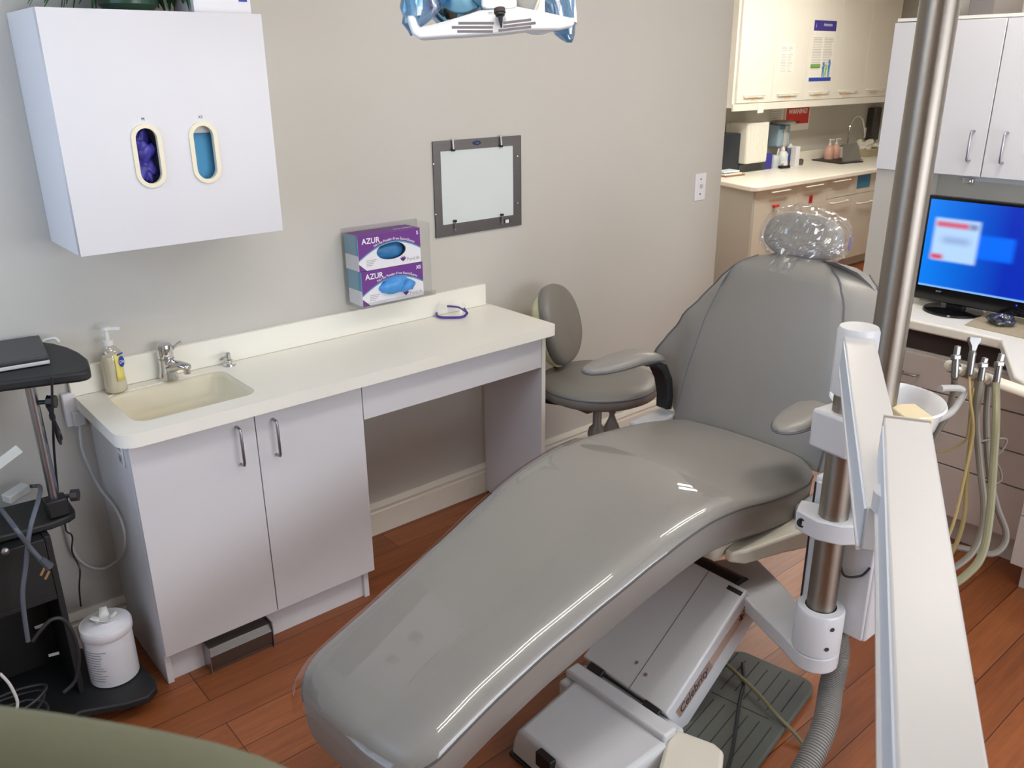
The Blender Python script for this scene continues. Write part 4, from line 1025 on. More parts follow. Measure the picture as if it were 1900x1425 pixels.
obj('suspension_arm', B().tube([hl, V((hl.x, hl.y, tpz-.05)), V((hl.x+.08, hl.y-.03, tpz)), V((LP.x, LP.y, tpz+.077))], .016, 10, 4), M_dent, ol)
# blue barrier films on the handles
def filmbag(c_list, seed, label):
    bb = B(); rgs = []
    for x, y, w_, d_ in c_list:
        c_ = lpx(x, y, .05)
        rgs.append([c_+RT*w_*cos(a)*(1+.25*noise.noise(V((cos(a)*2, y*.05, seed))))+e2*d_*sin(a)*(1+.25*noise.noise(V((sin(a)*2, y*.05, seed+3)))) for a in [2*PI*i/28 for i in range(28)]])
    bb.loft(rgs, cap=False)
    tag(obj('barrier_film', bb, M_bluef, origin=lpx(*c_list[0][:2], .05), smooth=False), label, 'plastic cover', 'blue barrier films on the dental light')
filmbag([(776, -40, .05, .04), (777, -5, .044, .04), (776, 12, .043, .038), (772, 28, .038, .034), (764, 42, .026, .028), (759, 56, .008, .01), (758, 65, .002, .003)], 2, 'blue plastic barrier film hanging on the left handle of the dental light')
filmbag([(1036, -40, .045, .04), (1038, -5, .038, .04), (1043, 20, .030, .036), (1048, 45, .026, .034), (1050, 62, .022, .026), (1055, 72, .014, .018), (1059, 78, .006, .008)], 6, 'blue plastic barrier film hanging on the right handle of the dental light')

# ================================================================== CART
ZTB, ZSH, ZBS = 1.05, .62, .07
kt = thing('laptop_cart', 'black rolling laptop cart beside the sink cabinet', 'cart', (.36, -.26, 0))
tp = [at(166, 676, 'z', ZTB), at(167, 684, 'z', ZTB), at(160, 688, 'z', ZTB), at(145, 691.5, 'z', ZTB), at(105, 696, 'z', ZTB), at(0, 709, 'z', ZTB)]
tb = [at(162, 664, 'z', ZTB), at(146, 652, 'z', ZTB), at(126, 643, 'z', ZTB), at(100, 636, 'z', ZTB), at(76, 630, 'z', ZTB)]
tb = [V((p.x, min(p.y, -.02), p.z)) for p in tb]
poly = tp[1:]+[V((-.12, -.30, ZTB)), V((-.12, -.02, ZTB))]+tb[::-1]+tp[:1]
obj('table_top', B().prism([p-Z*.028 for p in poly], (0, 0, .028)), M_char, kt, bevel=.008, seg=3)
kp = at(78, 815, 'z', .83); kx, ky = .392, -.262
obj('pole', B().cyl((kx, ky, .64), (kx, ky, ZTB-.03), .0135, n=20), M_steel, kt)
kb = at(72, 733, 'z', .95)
obj('pole_knob', B().cyl((kx+.012, ky-.006, .955), (kx+.036, ky-.02, .955), .006, n=10).cyl((kx+.03, ky-.017, .955), (kx+.048, ky-.028, .955), .018, n=8), M_black, kt)
obj('pole_clamp', B().box(kx-.028, kx+.028, ky-.03, ky+.02, ZSH+.001, ZSH+.055), M_black, kt, bevel=.006)
obj('clamp_knob', B().cyl((kx+.026, ky-.008, ZSH+.05), (kx+.042, ky-.016, ZSH+.05), .006, n=10).cyl((kx+.04, ky-.015, ZSH+.05), (kx+.056, ky-.024, ZSH+.05), .018, n=8), mat('brown black knob', rgb(58, 50, 50), .5), kt)
shp = [at(138, 943, 'z', ZSH), at(138, 950, 'z', ZSH), at(128, 957, 'z', ZSH), at(95, 970, 'z', ZSH), at(0, 995, 'z', ZSH), V((-.1, -.42, ZSH)), V((-.1, -.08, ZSH)), V((kx, -.12, ZSH)), at(128, 928, 'z', ZSH)]
obj('shelf', B().prism([p-Z*.022 for p in shp], (0, 0, .022)), M_char, kt, bevel=.006)
kc0, kc1 = -.10, .352
obj('cabinet', B().box(kc1-.016, kc1, -.33, -.10, ZBS, ZSH-.023).box(kc0, kc0+.016, -.33, -.10, ZBS, ZSH-.023).box(kc0+.016, kc1-.016, -.115, -.10, ZBS, ZSH-.023).box(kc0+.016, kc1-.016, -.33, -.115, .40, .415), M_char, kt, bevel=.002)
dw = obj('drawer', B().box(kc0+.017, kc1-.017, -.335, -.14, .417, ZSH-.026), M_char, kt, bevel=.002)
kk = at(8, 1020, 'y', -.34)
obj('knob', B().lathe((kk.x, -.335, kk.z), [(.004, 0), (.004, .01), (.010, .014), (.010, .02), (.004, .024)], ax=(0, -1, 0), n=16), M_steel, dw)
bpz = ZBS
bpl = [at(290, 1262, 'z', bpz), at(291, 1275, 'z', bpz), at(275, 1292, 'z', bpz), at(235, 1305, 'z', bpz), at(150, 1320, 'z', bpz), V((-.1, -.48, bpz)), V((-.1, -.10, bpz)), V((.40, -.10, bpz)), at(262, 1232, 'z', bpz)]
bpl = [V((min(p.x, .545), p.y, p.z)) for p in bpl]
obj('base_board', B().prism([p-Z*.024 for p in bpl], (0, 0, .024)), M_char, kt, bevel=.005)
for x, y in ((.475, -.395), (.36, -.14), (-.05, -.42), (-.05, -.14)):
    obj('caster', B().cyl((x-.012, y, .023), (x+.012, y, .023), .023, n=16).cyl((x, y, .03), (x, y, .0455), .01, n=8), M_black, kt)
# laptop
lpp = [at(72, 619, 'z', ZTB+.028), at(90, 658, 'z', ZTB+.028)]
dr = (lpp[1]-lpp[0]); dr.z = 0; ll = dr.length; dr.normalize(); ds = V((-dr.y, dr.x, 0)); ds = -ds if ds.x > 0 else ds
lo = lpp[0]; lo.z = ZTB+.001
if lo.y > -.03: lo.y = -.03
lt = thing('laptop', 'closed dark grey laptop on top of the black cart', 'laptop', lo)
cc_ = lo+dr*ll/2+ds*.17
obj('base', B().obox(cc_+Z*.0065, dr*ll/2, ds*.17, Z*.0055), mat('pale laptop base', rgb(196, 194, 188), .4), lt, bevel=.003)
obj('lid', B().obox(cc_+Z*.018, dr*ll/2, ds*.17, Z*.0055), mat('dark grey aluminium', rgb(62, 63, 66), .4, .3), lt, bevel=.003)
w0 = [at(78, 633, 'z', ZTB+.012), at(88, 630, 'z', ZTB+.014), at(103, 628, 'z', ZTB+.016), at(110, 636, 'z', ZTB+.004)]
for p in w0: p.y = min(p.y, -.03)
tag(obj('charging_cable', B().tube(w0, .0045, 8, 6), M_cordw, origin=w0[0]), 'short white cable plugged into the back of the laptop', 'cable')
# black bundled cord hanging by the pole
hx = [at(x, y, 'x', .425) for x, y in ((96, 698), (97, 740), (98, 770), (100, 830), (106, 900), (110, 930))]
bn = thing('hanging_cable', 'black cord tied in a knot hanging from the cart table edge', 'cable', hx[0])
obj('cord', B().tube(hx, .0035, 8, 5), M_cordk, bn)
kn_ = B()
for q_ in (((97, 770), (90, 745), (88, 735), (94, 750), (99, 775), (110, 800), (114, 815), (106, 802), (97, 775)), ((98, 765), (92, 755), (86, 752), (95, 768), (104, 790), (113, 822), (108, 815), (100, 790))):
    kn_.tube([at(x, y, 'x', .43+.004*i % .01) for i, (x, y) in enumerate(q_)], .0033, 7, 4)
kn_.ell(at(97, 773, 'x', .43), (.008, 0, 0), (0, .013, 0), (0, 0, .014), 12, 8)
obj('knot', kn_, M_cordk, bn)
# white wall plug and cable
pq = at(146, 775, 'y', -.03)
wp = thing('plug_cable', 'white plug and cord hanging in a long loop left of the sink cabinet', 'power cord', pq)
obj('plug', B().box(pq.x-.016, pq.x+.016, pq.y-.014, pq.y+.016, pq.z-.024, pq.z+.022), M_cordw, wp, bevel=.004)
wcb = [(148, 785), (152, 830), (165, 865), (185, 905), (212, 940), (228, 975), (232, 1010), (222, 1035), (200, 1052), (178, 1055), (155, 1045), (138, 1025), (128, 990), (123, 968)]
obj('cord', B().tube([(lambda p, q_: p if p.x < .562 else q_)(at(x, y, 'y', -.035), at(x, y, 'x', .562)) for x, y in wcb], .0042, 8, 5), M_cordw, wp)
wo = at(136, 752, 'y', -.004)
tag(obj('outlet_box', B().box(wo.x-.03, wo.x+.008, -.0225, -.001, wo.z-.06, wo.z+.045), M_white, origin=(wo.x, -.01, wo.z), bevel=.003), 'white outlet box on the wall at the left end of the backsplash', 'outlet')
# adapter and cables on the shelf
ap = at(30, 915, 'z', ZSH+.015)
adp = tag(obj('power_adapter', B().obox(ap, V((.030, .012, .006)), V((-.008, .018, 0)), V((0, 0, .012))), M_cordw, origin=ap, bevel=.003), 'white power adapter lying on the cart shelf', 'adapter')
cb1 = [ap+V((.03, .012, .006)), at(60, 902, 'z', ZSH+.02), at(74, 903, 'z', ZSH+.03), at(72, 925, 'y', -.36), at(55, 985, 'y', -.43), at(48, 1050, 'y', -.43), at(42, 1110, 'y', -.43), at(52, 1190, 'y', -.42)]
tag(obj('slate_cable', B().tube(cb1, .006, 8, 6), M_cords, origin=cb1[0]), 'slate grey cable drooping over the cart shelf edge from the white adapter', 'cable')
pcb = [at(2, 945, 'z', ZSH+.012), at(25, 975, 'y', -.452), at(55, 1015, 'y', -.452), at(75, 1037, 'y', -.452)]
pcr = thing('loose_plug', 'grey cord with an unplugged three-prong plug dangling before the cart drawer', 'power cord', pcb[-1])
obj('cord', B().tube(pcb, .006, 8, 6), M_cords, pcr)
pe = at(92, 1052, 'y', -.452); pdv = (pe-pcb[-1]).normalized()
obj('plug_body', B().tube([pcb[-1], pcb[-1]+pdv*.02, pe], .009, 10, 2, r1=.013), mat('slate plug', rgb(70, 74, 82), .5), pcr)
pdn = V((-.55, 0, -.8)).normalized()
for i_, o_ in enumerate(((-.002), (.012))):
    p = pe-pdv*.012+pdv*o_*1.2+V((0, -.004, 0)); obj('prong', B().obox(p+pdn*.02, pdn*.012, V((.0025, 0, -.002)), V((0, .001, 0))), M_brass, pcr)
# white folded leaflet edge at far left
lf0, lf1 = at(-25, 878, 'y', -.30), at(36, 832, 'y', -.30)
tag(obj('plastic_pouch', B().beam(lf0, lf1, .002, .026, up=(.4, 0, 1)), mat('frosted pouch', rgb(206, 212, 208), .3), origin=lf0), 'pale translucent pouch sticking in at the left edge above the cart shelf', 'pouch')
# dark tangle in the cart base: power strip box and cords
tg = thing('cord_tangle', 'tangle of black cords lying on the cart base', 'cords', (.2, -.36, ZBS))
tgb = B()
random.seed(5)
for k in range(4):
    pts = [V((.13+.12*cos(a+k)+random.uniform(-.01, .01), -.39+.05*sin(a+k), ZBS+.012+.02*k+.04*abs(sin(a*.5+k)))) for a in [2*PI*i/9 for i in range(10)]]
    tgb.tube(pts, .0045, 7, 5)
obj('cord_loops', tgb, M_cordk, tg)
up_ = [at(x, y, 'y', -.42) for x, y in ((60, 1190), (75, 1170), (95, 1150), (118, 1150), (138, 1180), (146, 1220), (140, 1262), (118, 1285))]
obj('cord_arc', B().tube(up_, .0055, 8, 5), M_cordk, tg)
obj('flat_tag', B().obox(at(74, 1162, 'y', -.40), V((.012, 0, 0)), V((0, .001, 0)), V((-.001, 0, .004))).obox(at(100, 1214, 'y', -.41), V((.013, 0, -.002)), V((0, .001, 0)), V((0, 0, .004))), mat('grey tag', rgb(150, 152, 156), .6), tg)
pb_ = at(55, 1245, 'y', -.40)
tag(obj('power_brick', B().tube([V((.10, -.36, ZBS+.035)), V((.17, -.39, ZBS+.034)), V((.235, -.42, ZBS+.03))], .028, 12, 4, r1=.022), M_black, origin=(.17, -.39, ZBS)), 'black rounded power brick among the cords on the cart base', 'adapter')
wc_ = [at(0, 1250, 'y', -.46), at(18, 1270, 'y', -.46), at(32, 1300, 'y', -.46), at(30, 1320, 'y', -.46)]
tag(obj('white_cable', B().tube(wc_, .004, 8, 5), M_cordw, origin=wc_[0]), 'short white cord end at the lower left of the cart base', 'cable')
cb3 = [at(x, y, 'x', .42) for x, y in ((120, 965), (123, 985), (134, 995), (134, 1025), (148, 1055), (147, 1090), (150, 1125))]
tag(obj('thin_cable', B().tube(cb3, .0025, 6, 5), M_cordk, origin=cb3[0]), 'thin black cord hanging behind the cart near the wall', 'cable')
# wipes canister
cq = at(214, 1250, 'z', ZBS); cq.x = min(cq.x, .455)
cn = thing('wipes_canister', 'white canister of wipes with a wipe sticking out, on the cart base', 'canister', cq)
obj('tub', B().lathe(cq, [(.064, .0005), (.069, .004), (.069, .158), (.066, .164)], n=36), mat('white tub plastic', rgb(222, 222, 228), .4), cn, ang=40)
obj('lid', B().lathe(cq+Z*.158, [(.0715, 0), (.0735, .003), (.0735, .024), (.070, .030), (.060, .032), (.055, .036), (.001, .037)], n=36), M_white, cn, ang=40)
lbm = B()
for k in range(12):
    zz = .125-.009*k; a1_ = math.radians(random.uniform(14, 34))
    lbm.loft([[cq+V((cos(a)*.0695, sin(a)*.0695, zz+dz)) for a in [math.radians(196)+(a1_+.35)*i/6 for i in range(7)]] for dz in (0, .0032)], cap=False, closed=False)
lbm.v = [v for v in lbm.v]
obj('print', lbm, M_inkg, cn, solid=.0003)
wpb = B()
for k in range(5):
    a = k*1.3; d = V((cos(a), sin(a), 0)); wpb.loft([[cq+Z*(.1945+.007*j+.004*(k % 2)*j)+d*(.012+.012*j)+d.cross(Z)*s_*(.016-.003*j) for s_ in (-1, 0, 1)] for j in range(3)], cap=False, closed=False)
obj('wipe', wpb, M_paper, cn, solid=.001)

# =============================================== RIGHT-HAND CABINETS, DESK
RX = 3.22
rc = thing('drawer_cabinet', 'taupe-white drawer cabinet under the right-hand counter', 'cabinet', (RX+.2, -1.4, 0))
ya, yb = -1.84, -1.024
obj('carcass', B().box(RX+.02, 3.855, ya, yb, .11, .74).box(RX+.05, 3.855, ya, yb, 0, .109), M_lamg, rc)
zs = [.112, .320, .452, .600, .735]
for z0_, z1_ in zip(zs, zs[1:]):
    dw = obj('drawer', B().box(RX, RX+.019, ya+.002, yb-.002, z0_+.003, z1_-.003), M_lamg, rc, bevel=.0015)
    if z1_ > .7:
        p = at(1690, 692, 'x', RX); handle(dw, (RX, p.y+.03, p.z), (RX, p.y-.03, p.z), -X, r=.0035)
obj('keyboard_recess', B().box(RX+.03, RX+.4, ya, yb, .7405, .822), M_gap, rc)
dg = thing('corner_cabinet', 'taupe-white corner cabinet at the right edge of the photo', 'cabinet', (3.2, -2.05, 0))
obj('body', B().box(3.07, 3.855, -2.6, ya-.004, .13, .82).box(3.11, 3.855, -2.6, ya-.03, 0, .1295), M_lamg, dg)
obj('door', B().box(3.05, 3.069, -2.6, ya-.004, .11, .30), M_lamg, dg, bevel=.0015)
obj('door', B().box(3.05, 3.069, -2.6, ya-.004, .305, .80), M_lamg, dg, bevel=.0015)
rt = thing('right_worktop', 'cream worktop carrying the monitor at the right', 'worktop', (3.5, -1.4, .864))
f1, f2, f3 = at(1692, 593.5, 'z', .864), at(1858, 628.7, 'z', .864), at(1882, 697, 'z', .864)
f4 = at(1905, 712, 'z', .864)
poly = [V((f1.x, -1.0, .864)), f1, f2, f3, f4, V((f4.x-.1, -2.6, .864)), V((3.855, -2.6, .864)), V((3.855, -1.024, .864)), V((3.518, -1.024, .864)), V((3.518, -1.0, .864))]
obj('slab', B().prism([p-Z*.04 for p in poly], (0, 0, .04)), M_ctop, rt, bevel=.008, seg=3)
obj('backsplash', B().box(3.838, 3.855, -2.6, -1.024, .8645, .95), M_ctop, rt, bevel=.002)
uc = thing('upper_cabinet', 'white upper cabinet with bar pulls above the monitor', 'cabinet', (3.6, -1.4, 1.378))
UX, UZ0, UZ1 = 3.5, 1.379, 1.94
obj('body', B().box(UX+.02, 3.855, -2.3, -1.022, UZ0+.004, UZ1), M_lam, uc)
obj('cornice', B().box(UX+.012, 3.855, -2.3, -.918, UZ1+.0005, UZ1+.012), M_lamw, uc)
ysplit = -1.333
for y0_, y1_, hp0, hp1 in ((-.914, ysplit, (1803, 244), (1795, 299)), (ysplit, -1.80, (1865, 247), (1857, 303)), (-1.80, -2.3, None, None)):
    d_ = obj('door', B().box(UX, UX+.019, y1_+.002, y0_-.002, UZ0, UZ1-.004), M_lam, uc, bevel=.0015)
    if hp0:
        a_, c_ = at(*hp0, 'x', UX-.02), at(*hp1, 'x', UX-.02); ym = (a_.y+c_.y)/2
        handle(d_, (UX, ym, a_.z), (UX, ym, c_.z), -X)
p = at(1797, 333, 'x', 3.62)
tag(obj('under_cabinet_strip', B().box(3.60, 3.66, -2.0, p.y+.03, UZ0-.03, UZ0+.003), M_capg, origin=(3.63, -1.5, UZ0), bevel=.002), 'grey power strip fixed under the white upper cabinet', 'power strip')
sb = at(1798, 336, 'x', 3.59)
tag(obj('socket_adapter', B().box(3.575, 3.5995, sb.y-.02, sb.y+.02, sb.z-.014, sb.z+.014).box(3.570, 3.575, sb.y-.012, sb.y+.012, sb.z-.008, sb.z+.008), M_chrome, origin=(3.585, sb.y, sb.z), bevel=.002), 'small silver fitting on the strip under the upper cabinet', 'fitting')
gb0, gb1 = at(1804, 26, 'x', 3.6), at(1852, 22, 'x', 3.6)
tag(obj('storage_box', B().box(3.56, 3.82, gb1.y, gb0.y, UZ1+.0125, UZ1+.21), M_box, origin=(3.65, gb0.y, UZ1), bevel=.003), 'grey box standing on top of the upper cabinet at the right', 'box')
# monitor
mnp = 3.43
mt_, ml_ = at(1724, 368, 'x', mnp), at(1708, 528, 'x', mnp)
mz1, mz0 = mt_.z, ml_.z
my1 = (mt_.y+ml_.y)/2+.0; mwid = .50; my0 = my1-mwid
mo = thing('monitor', 'black desktop monitor with a blue screen on the right-hand worktop', 'monitor', (3.45, (my0+my1)/2, .864))
bz = at(1705, 551, 'x', mnp).z
obj('bezel', B().box(mnp+.001, mnp+.035, my0-.018, my1+.018, bz-.006, mz1+.012), M_blacks, mo, bevel=.004)
def screen_mat():
    mt2 = bpy.data.materials.new('lit screen'); mt2.use_nodes = True; nt = mt2.node_tree; n = nt.nodes; L = nt.links
    b_ = n['Principled BSDF']; tc = n.new('ShaderNodeTexCoord'); sp = n.new('ShaderNodeSeparateXYZ'); L.new(tc.outputs['Generated'], sp.inputs[0])
    # u runs from the far edge (0) to the near edge (1)
    inv = n.new('ShaderNodeMath'); inv.operation = 'SUBTRACT'; inv.inputs[0].default_value = 1; L.new(sp.outputs['Y'], inv.inputs[1])
    U, Wv = inv.outputs[0], sp.outputs['Z']
    rp = n.new('ShaderNodeValToRGB'); L.new(U, rp.inputs['Fac'])
    e = rp.color_ramp.elements; e[0].color = rgb(0, 118, 226); e[1].color = rgb(0, 40, 170); e[1].position = .62
    cur = rp.outputs['Color']
    def ss(src, a, c):
        mr = n.new('ShaderNodeMapRange'); mr.interpolation_type = 'SMOOTHSTEP'; mr.inputs['From Min'].default_value = a; mr.inputs['From Max'].default_value = c
        L.new(src, mr.inputs['Value']); return mr.outputs['Result']
    def mul(a, c):
        q = n.new('ShaderNodeMath'); q.operation = 'MULTIPLY'; L.new(a, q.inputs[0]); L.new(c, q.inputs[1]); return q.outputs[0]
    for u0, u1, v0, v1, col, sf_ in ((.30, .66, .40, .66, rgb(0, 100, 235), .03), (.06, .40, .32, .80, rgb(168, 200, 236), .025), (.07, .32, .70, .765, rgb(196, 92, 120), .03), (.32, .385, .70, .765, rgb(120, 130, 170), .03), (.06, .155, .33, .39, rgb(196, 70, 100), .03), (.13, .34, .52, .6, rgb(140, 165, 205), .05), (-.1, 1.1, -.1, .022, rgb(120, 170, 225), .008)):
        msk = mul(mul(ss(U, u0-sf_, u0+sf_), ss(U, u1+sf_, u1-sf_)), mul(ss(Wv, v0-sf_, v0+sf_), ss(Wv, v1+sf_, v1-sf_)))
        mx = n.new('ShaderNodeMix'); mx.data_type = 'RGBA'; L.new(msk, mx.inputs['Factor']); L.new(cur, mx.inputs['A']); mx.inputs['B'].default_value = col; cur = mx.outputs['Result']
    b_.inputs['Base Color'].default_value = (0, 0, 0, 1); b_.inputs['Roughness'].default_value = .25
    L.new(cur, b_.inputs['Emission Color']); b_.inputs['Emission Strength'].default_value = SCREEN
    return mt2
SCREEN = 1.0
obj('screen', B().box(mnp-.001, mnp+.0005, my0, my1, mz0, mz1), screen_mat(), mo)
pl_ = at(1742, 540, 'x', mnp)
text('lettering', 'acer', .013, (mnp-.0005, pl_.y+.012, pl_.z-.004), -Y, Z, M_inkg, mo)
mb = at(1768, 577, 'z', .866)
obj('stand_base', B().lathe((mb.x, mb.y, .8645), [(.105, 0), (.11, .003), (.107, .009), (.06, .014), (.001, .015)], n=40), M_blacks, mo, ang=50)
obj('stand_neck', B().box(mb.x+.0, mb.x+.045, mb.y-.032, mb.y+.032, .872, bz+.02), M_black, mo, bevel=.004)
led = at(1886, 567, 'x', mnp); obj('power_light', B().box(mnp-.0006, mnp+.001, led.y-.002, led.y+.002, led.z-.002, led.z+.002), mat('blue led', rgb(30, 60, 255), .4, emit=rgb(30, 70, 255), estr=2), mo)
mm0 = [at(1790, 603, 'z', .866), at(1900, 628, 'z', .866), at(1940, 600, 'z', .866), at(1830, 578, 'z', .866)]
tag(obj('desk_mat', B().prism([V((p.x, p.y, .8642)) for p in mm0], (0, 0, .003)), M_taupe, origin=mm0[0]), 'tan mat on the worktop in front of the monitor', 'mat')
mq = at(1851, 600, 'z', .868)
ms = thing('computer_mouse', 'black computer mouse in blue film on the tan mat', 'mouse', (mq.x, mq.y, .8675))
obj('shell', B().ell((mq.x, mq.y, .880), (.03, .02, 0), (-.018, .026, 0), (0, 0, .014), 20, 10), M_blacks, ms)
fl = lump((mq.x-.005, mq.y-.01, .887), (.04, .02, 0), (-.02, .04, 0), (0, 0, .02), .5, 30, 8)
for v in fl.v: v.z = max(v.z, .8685)
obj('barrier_film', fl, film('dark blue film', rgb(70, 110, 150), .25, .2, .3), ms, smooth=False)
mc = [at(1835, 570, 'z', .90), at(1850, 575, 'z', .90), at(1880, 572, 'z', .90), at(1915, 576, 'z', .90)]
tag(obj('monitor_cable', B().tube(mc, .004, 8, 5), M_cordk, origin=mc[0]), 'black cable behind the monitor stand', 'cable')
gp = at(1712, 560, 'z', .866)
tag(obj('desk_tray', B().box(gp.x+.03, gp.x+.13, gp.y-.06, gp.y+.03, .8645, .905), M_endg, origin=(gp.x+.08, gp.y, .864), bevel=.004), 'low grey tray on the worktop behind the lamp post', 'tray')
pk = at(1632, 540, 'z', .866)
ph = thing('phone_stand', 'slim black handset in a white cradle at the far end of the right worktop', 'handset', (pk.x, pk.y, .864))
obj('cradle', B().box(pk.x+.0, pk.x+.05, pk.y-.05, pk.y-.005, .8645, .91), M_white, ph, bevel=.003)
obj('handset', B().box(pk.x+.005, pk.x+.03, pk.y-.045, pk.y-.01, .9105, 1.05), M_black, ph, bevel=.004)

# ============================================================== FAR ROOM
FY, FZ = 1.215, .895
k0 = at(1405, 347, 'z', FZ); FX0 = k0.x
fw_ = thing('far_worktop', 'cream worktop along the wall of the far room', 'worktop', (FX0+1, 1.5, FZ))
poly = [V((FX0+.25, 2.045, FZ))]+[V((FX0-.02+.06-.06*cos(a), FY-.0+.06-.06*sin(a), FZ)) for a in [PI/2*i/6 for i in range(7)]]+[V((9.05, FY, FZ)), V((9.05, 2.045, FZ))]
obj('slab', B().prism([p-Z*.04 for p in poly], (0, 0, .04)), M_ctop, fw_, bevel=.008, seg=3)
obj('backsplash', B().box(FX0+.26, 9.05, 2.028, 2.045, FZ+.0005, FZ+.095), M_ctop, fw_, bevel=.002)
# base units
FDY = FY+.035
edges = [at(x, 360, 'y', FDY).x for x in (1412, 1477.5, 1534.5, 1584)]
edges[0] = FX0+.03; edges.append(edges[-1]+(edges[-1]-edges[-2])*1.05); edges.append(edges[-1]+.45); 
fbx = thing('far_base_cabinet', 'row of taupe-white base cabinets with white pulls in the far room', 'cabinet', (edges[0], 1.5, 0))
obj('end_panel', B().prism([V((edges[0]-.022, FDY+.005, 0)), V((edges[0]-.001, FDY+.005, 0)), V((edges[0]+.249, 2.045, 0)), V((edges[0]+.228, 2.045, 0))], (0, 0, FZ-.041)), M_endg, fbx)
obj('carcass', B().prism([V((edges[0]+.008, FDY+.021, .10)), V((edges[-1], FDY+.021, .10)), V((edges[-1], 2.045, .10)), V((edges[0]+.25, 2.045, .10))], (0, 0, FZ-.141)).prism([V((edges[0]+.03, FDY+.08, 0)), V((edges[-1], FDY+.08, 0)), V((edges[-1], 2.04, 0)), V((edges[0]+.26, 2.04, 0))], (0, 0, .0995)), M_lamf, fbx)
zsp = at(1545, 368, 'y', FDY).z; zsp2 = at(1600, 355, 'y', FDY).z
hnd = {0: [((1432, 357), (1466, 352))], 1: [((1495, 347), (1527, 342))], 2: [((1548, 338), (1578, 332)), ((1544, 377), (1574, 372))], 3: [((1593, 377), (1619, 373))]}
for i in range(5):
    x0_, x1_ = edges[i]+.0015, edges[i+1]-.0015
    if i < 2: sp_ = [(.102, FZ-.045)]
    else: sp_ = [(.102, zsp-.002), (zsp+.002, FZ-.045)]
    pcs = [obj('door' if j == 0 else 'drawer', B().box(x0_, x1_, FDY, FDY+.02, a_, c_), M_lamf, fbx, bevel=.0015) for j, (a_, c_) in enumerate(sp_)]
    for (q0_, q1_) in hnd.get(i, []):
        p0, p1 = at(*q0_, 'y', FDY-.02), at(*q1_, 'y', FDY-.02); zz = (p0.z+p1.z)/2
        dd = pcs[-1] if zz > zsp else pcs[0]
        handle(dd, (p0.x, FDY, zz), (p1.x, FDY, zz), -Y, r=.006, m=M_lamw, st=.03)
p = at(1504.5, 369.5, 'y', FDY-.001)
bh = thing('biohazard_sticker', 'small red warning sticker on the far base cabinet door', 'sticker', (p.x, FDY, p.z))
obj('backing', B().box(p.x-.028, p.x+.028, FDY-.0015, FDY-.0003, p.z-.033, p.z+.033), M_red, bh)
obj('symbol', B().tube([V((p.x+.012*cos(a), FDY-.002, p.z-.004+.012*sin(a))) for a in [2*PI*i/16 for i in range(17)]], .002, 6, 0).tube([V((p.x, FDY-.002, p.z+.018)), V((p.x, FDY-.002, p.z+.004))], .0025, 6, 0), M_ink, bh)
p = at(1443, 382, 'y', FDY-.03)
tag(obj('red_clip', B().box(p.x-.03, p.x+.03, FDY-.03, FDY-.0005, p.z-.012, p.z+.008), M_red, origin=p, bevel=.004), 'small red clip on the far cabinet door behind the headrest', 'clip')
p0, p1 = at(1595, 322, 'y', FDY-.002), at(1625, 340, 'y', FDY-.002)
sg_ = thing('pouch_sign', 'blue card with rows of print taped on the far drawer front', 'sign', (p0.x, FDY, p1.z))
obj('card', B().box(p0.x-.02, p0.x+.21, FDY-.002, FDY-.0003, p1.z-.02, p0.z), M_bluesign, sg_)
ln_ = B()
for k in range(5): ln_.box(p0.x+.0, p0.x+.19-.02*(k % 2), FDY-.0026, FDY-.002, p0.z-.02-.017*k, p0.z-.012-.017*k)
obj('print', ln_, M_fig, sg_)
# upper cabinets
GY = 1.70
gz0_ = at(1375, 192, 'y', GY).z; gz1_ = 2.45
fu = thing('far_upper_cabinet', 'row of cream upper cabinet doors in the far room', 'cabinet', (6, 1.7, gz0_))
ge = [at(x, y, 'y', GY).x for x, y in ((1366, 193), (1430, 190), (1490, 186), (1546, 182), (1600, 179))]; ge.append(2*ge[-1]-ge[-2]+.03)
obj('carcass', B().box(ge[0]-.03, ge[-1], GY+.021, 2.045, gz0_-.035, gz1_), M_lamw, fu)
obj('valance', B().box(ge[0]-.03, ge[-1], GY+.005, GY+.0205, gz0_-.06, gz0_-.003), M_lamw, fu)
hh = [((1384, 177.5), (1420, 175.5)), ((1446, 174.5), (1481, 172.5)), ((1505, 171), (1538, 169.5)), ((1560, 169), (1591, 167)), ((1611, 166), (1640, 164.5))]
for i in range(5):
    d_ = obj('door', B().box(ge[i]+.0015, ge[i+1]-.0015, GY, GY+.02, gz0_, gz1_), M_lamw, fu, bevel=.0015)
    p0, p1 = at(*hh[i][0], 'y', GY-.02), at(*hh[i][1], 'y', GY-.02); zz = (p0.z+p1.z)/2
    handle(d_, (p0.x, GY, zz), (p1.x, GY, zz), -Y, r=.006, m=M_lamw, st=.03)
    xm = (p0.x+p1.x)/2
    lbx = obj('label_holder', B().box(xm-.075, xm+.065, GY-.002, GY-.0002, zz-.055, zz-.008), mat('clear label holder', rgb(232, 224, 206), .2), d_)
    obj('label_print', B().box(xm-.035, xm+.02, GY-.003, GY-.0021, zz-.042, zz-.032), mat('pale orange print', rgb(232, 190, 150), .5), lbx)
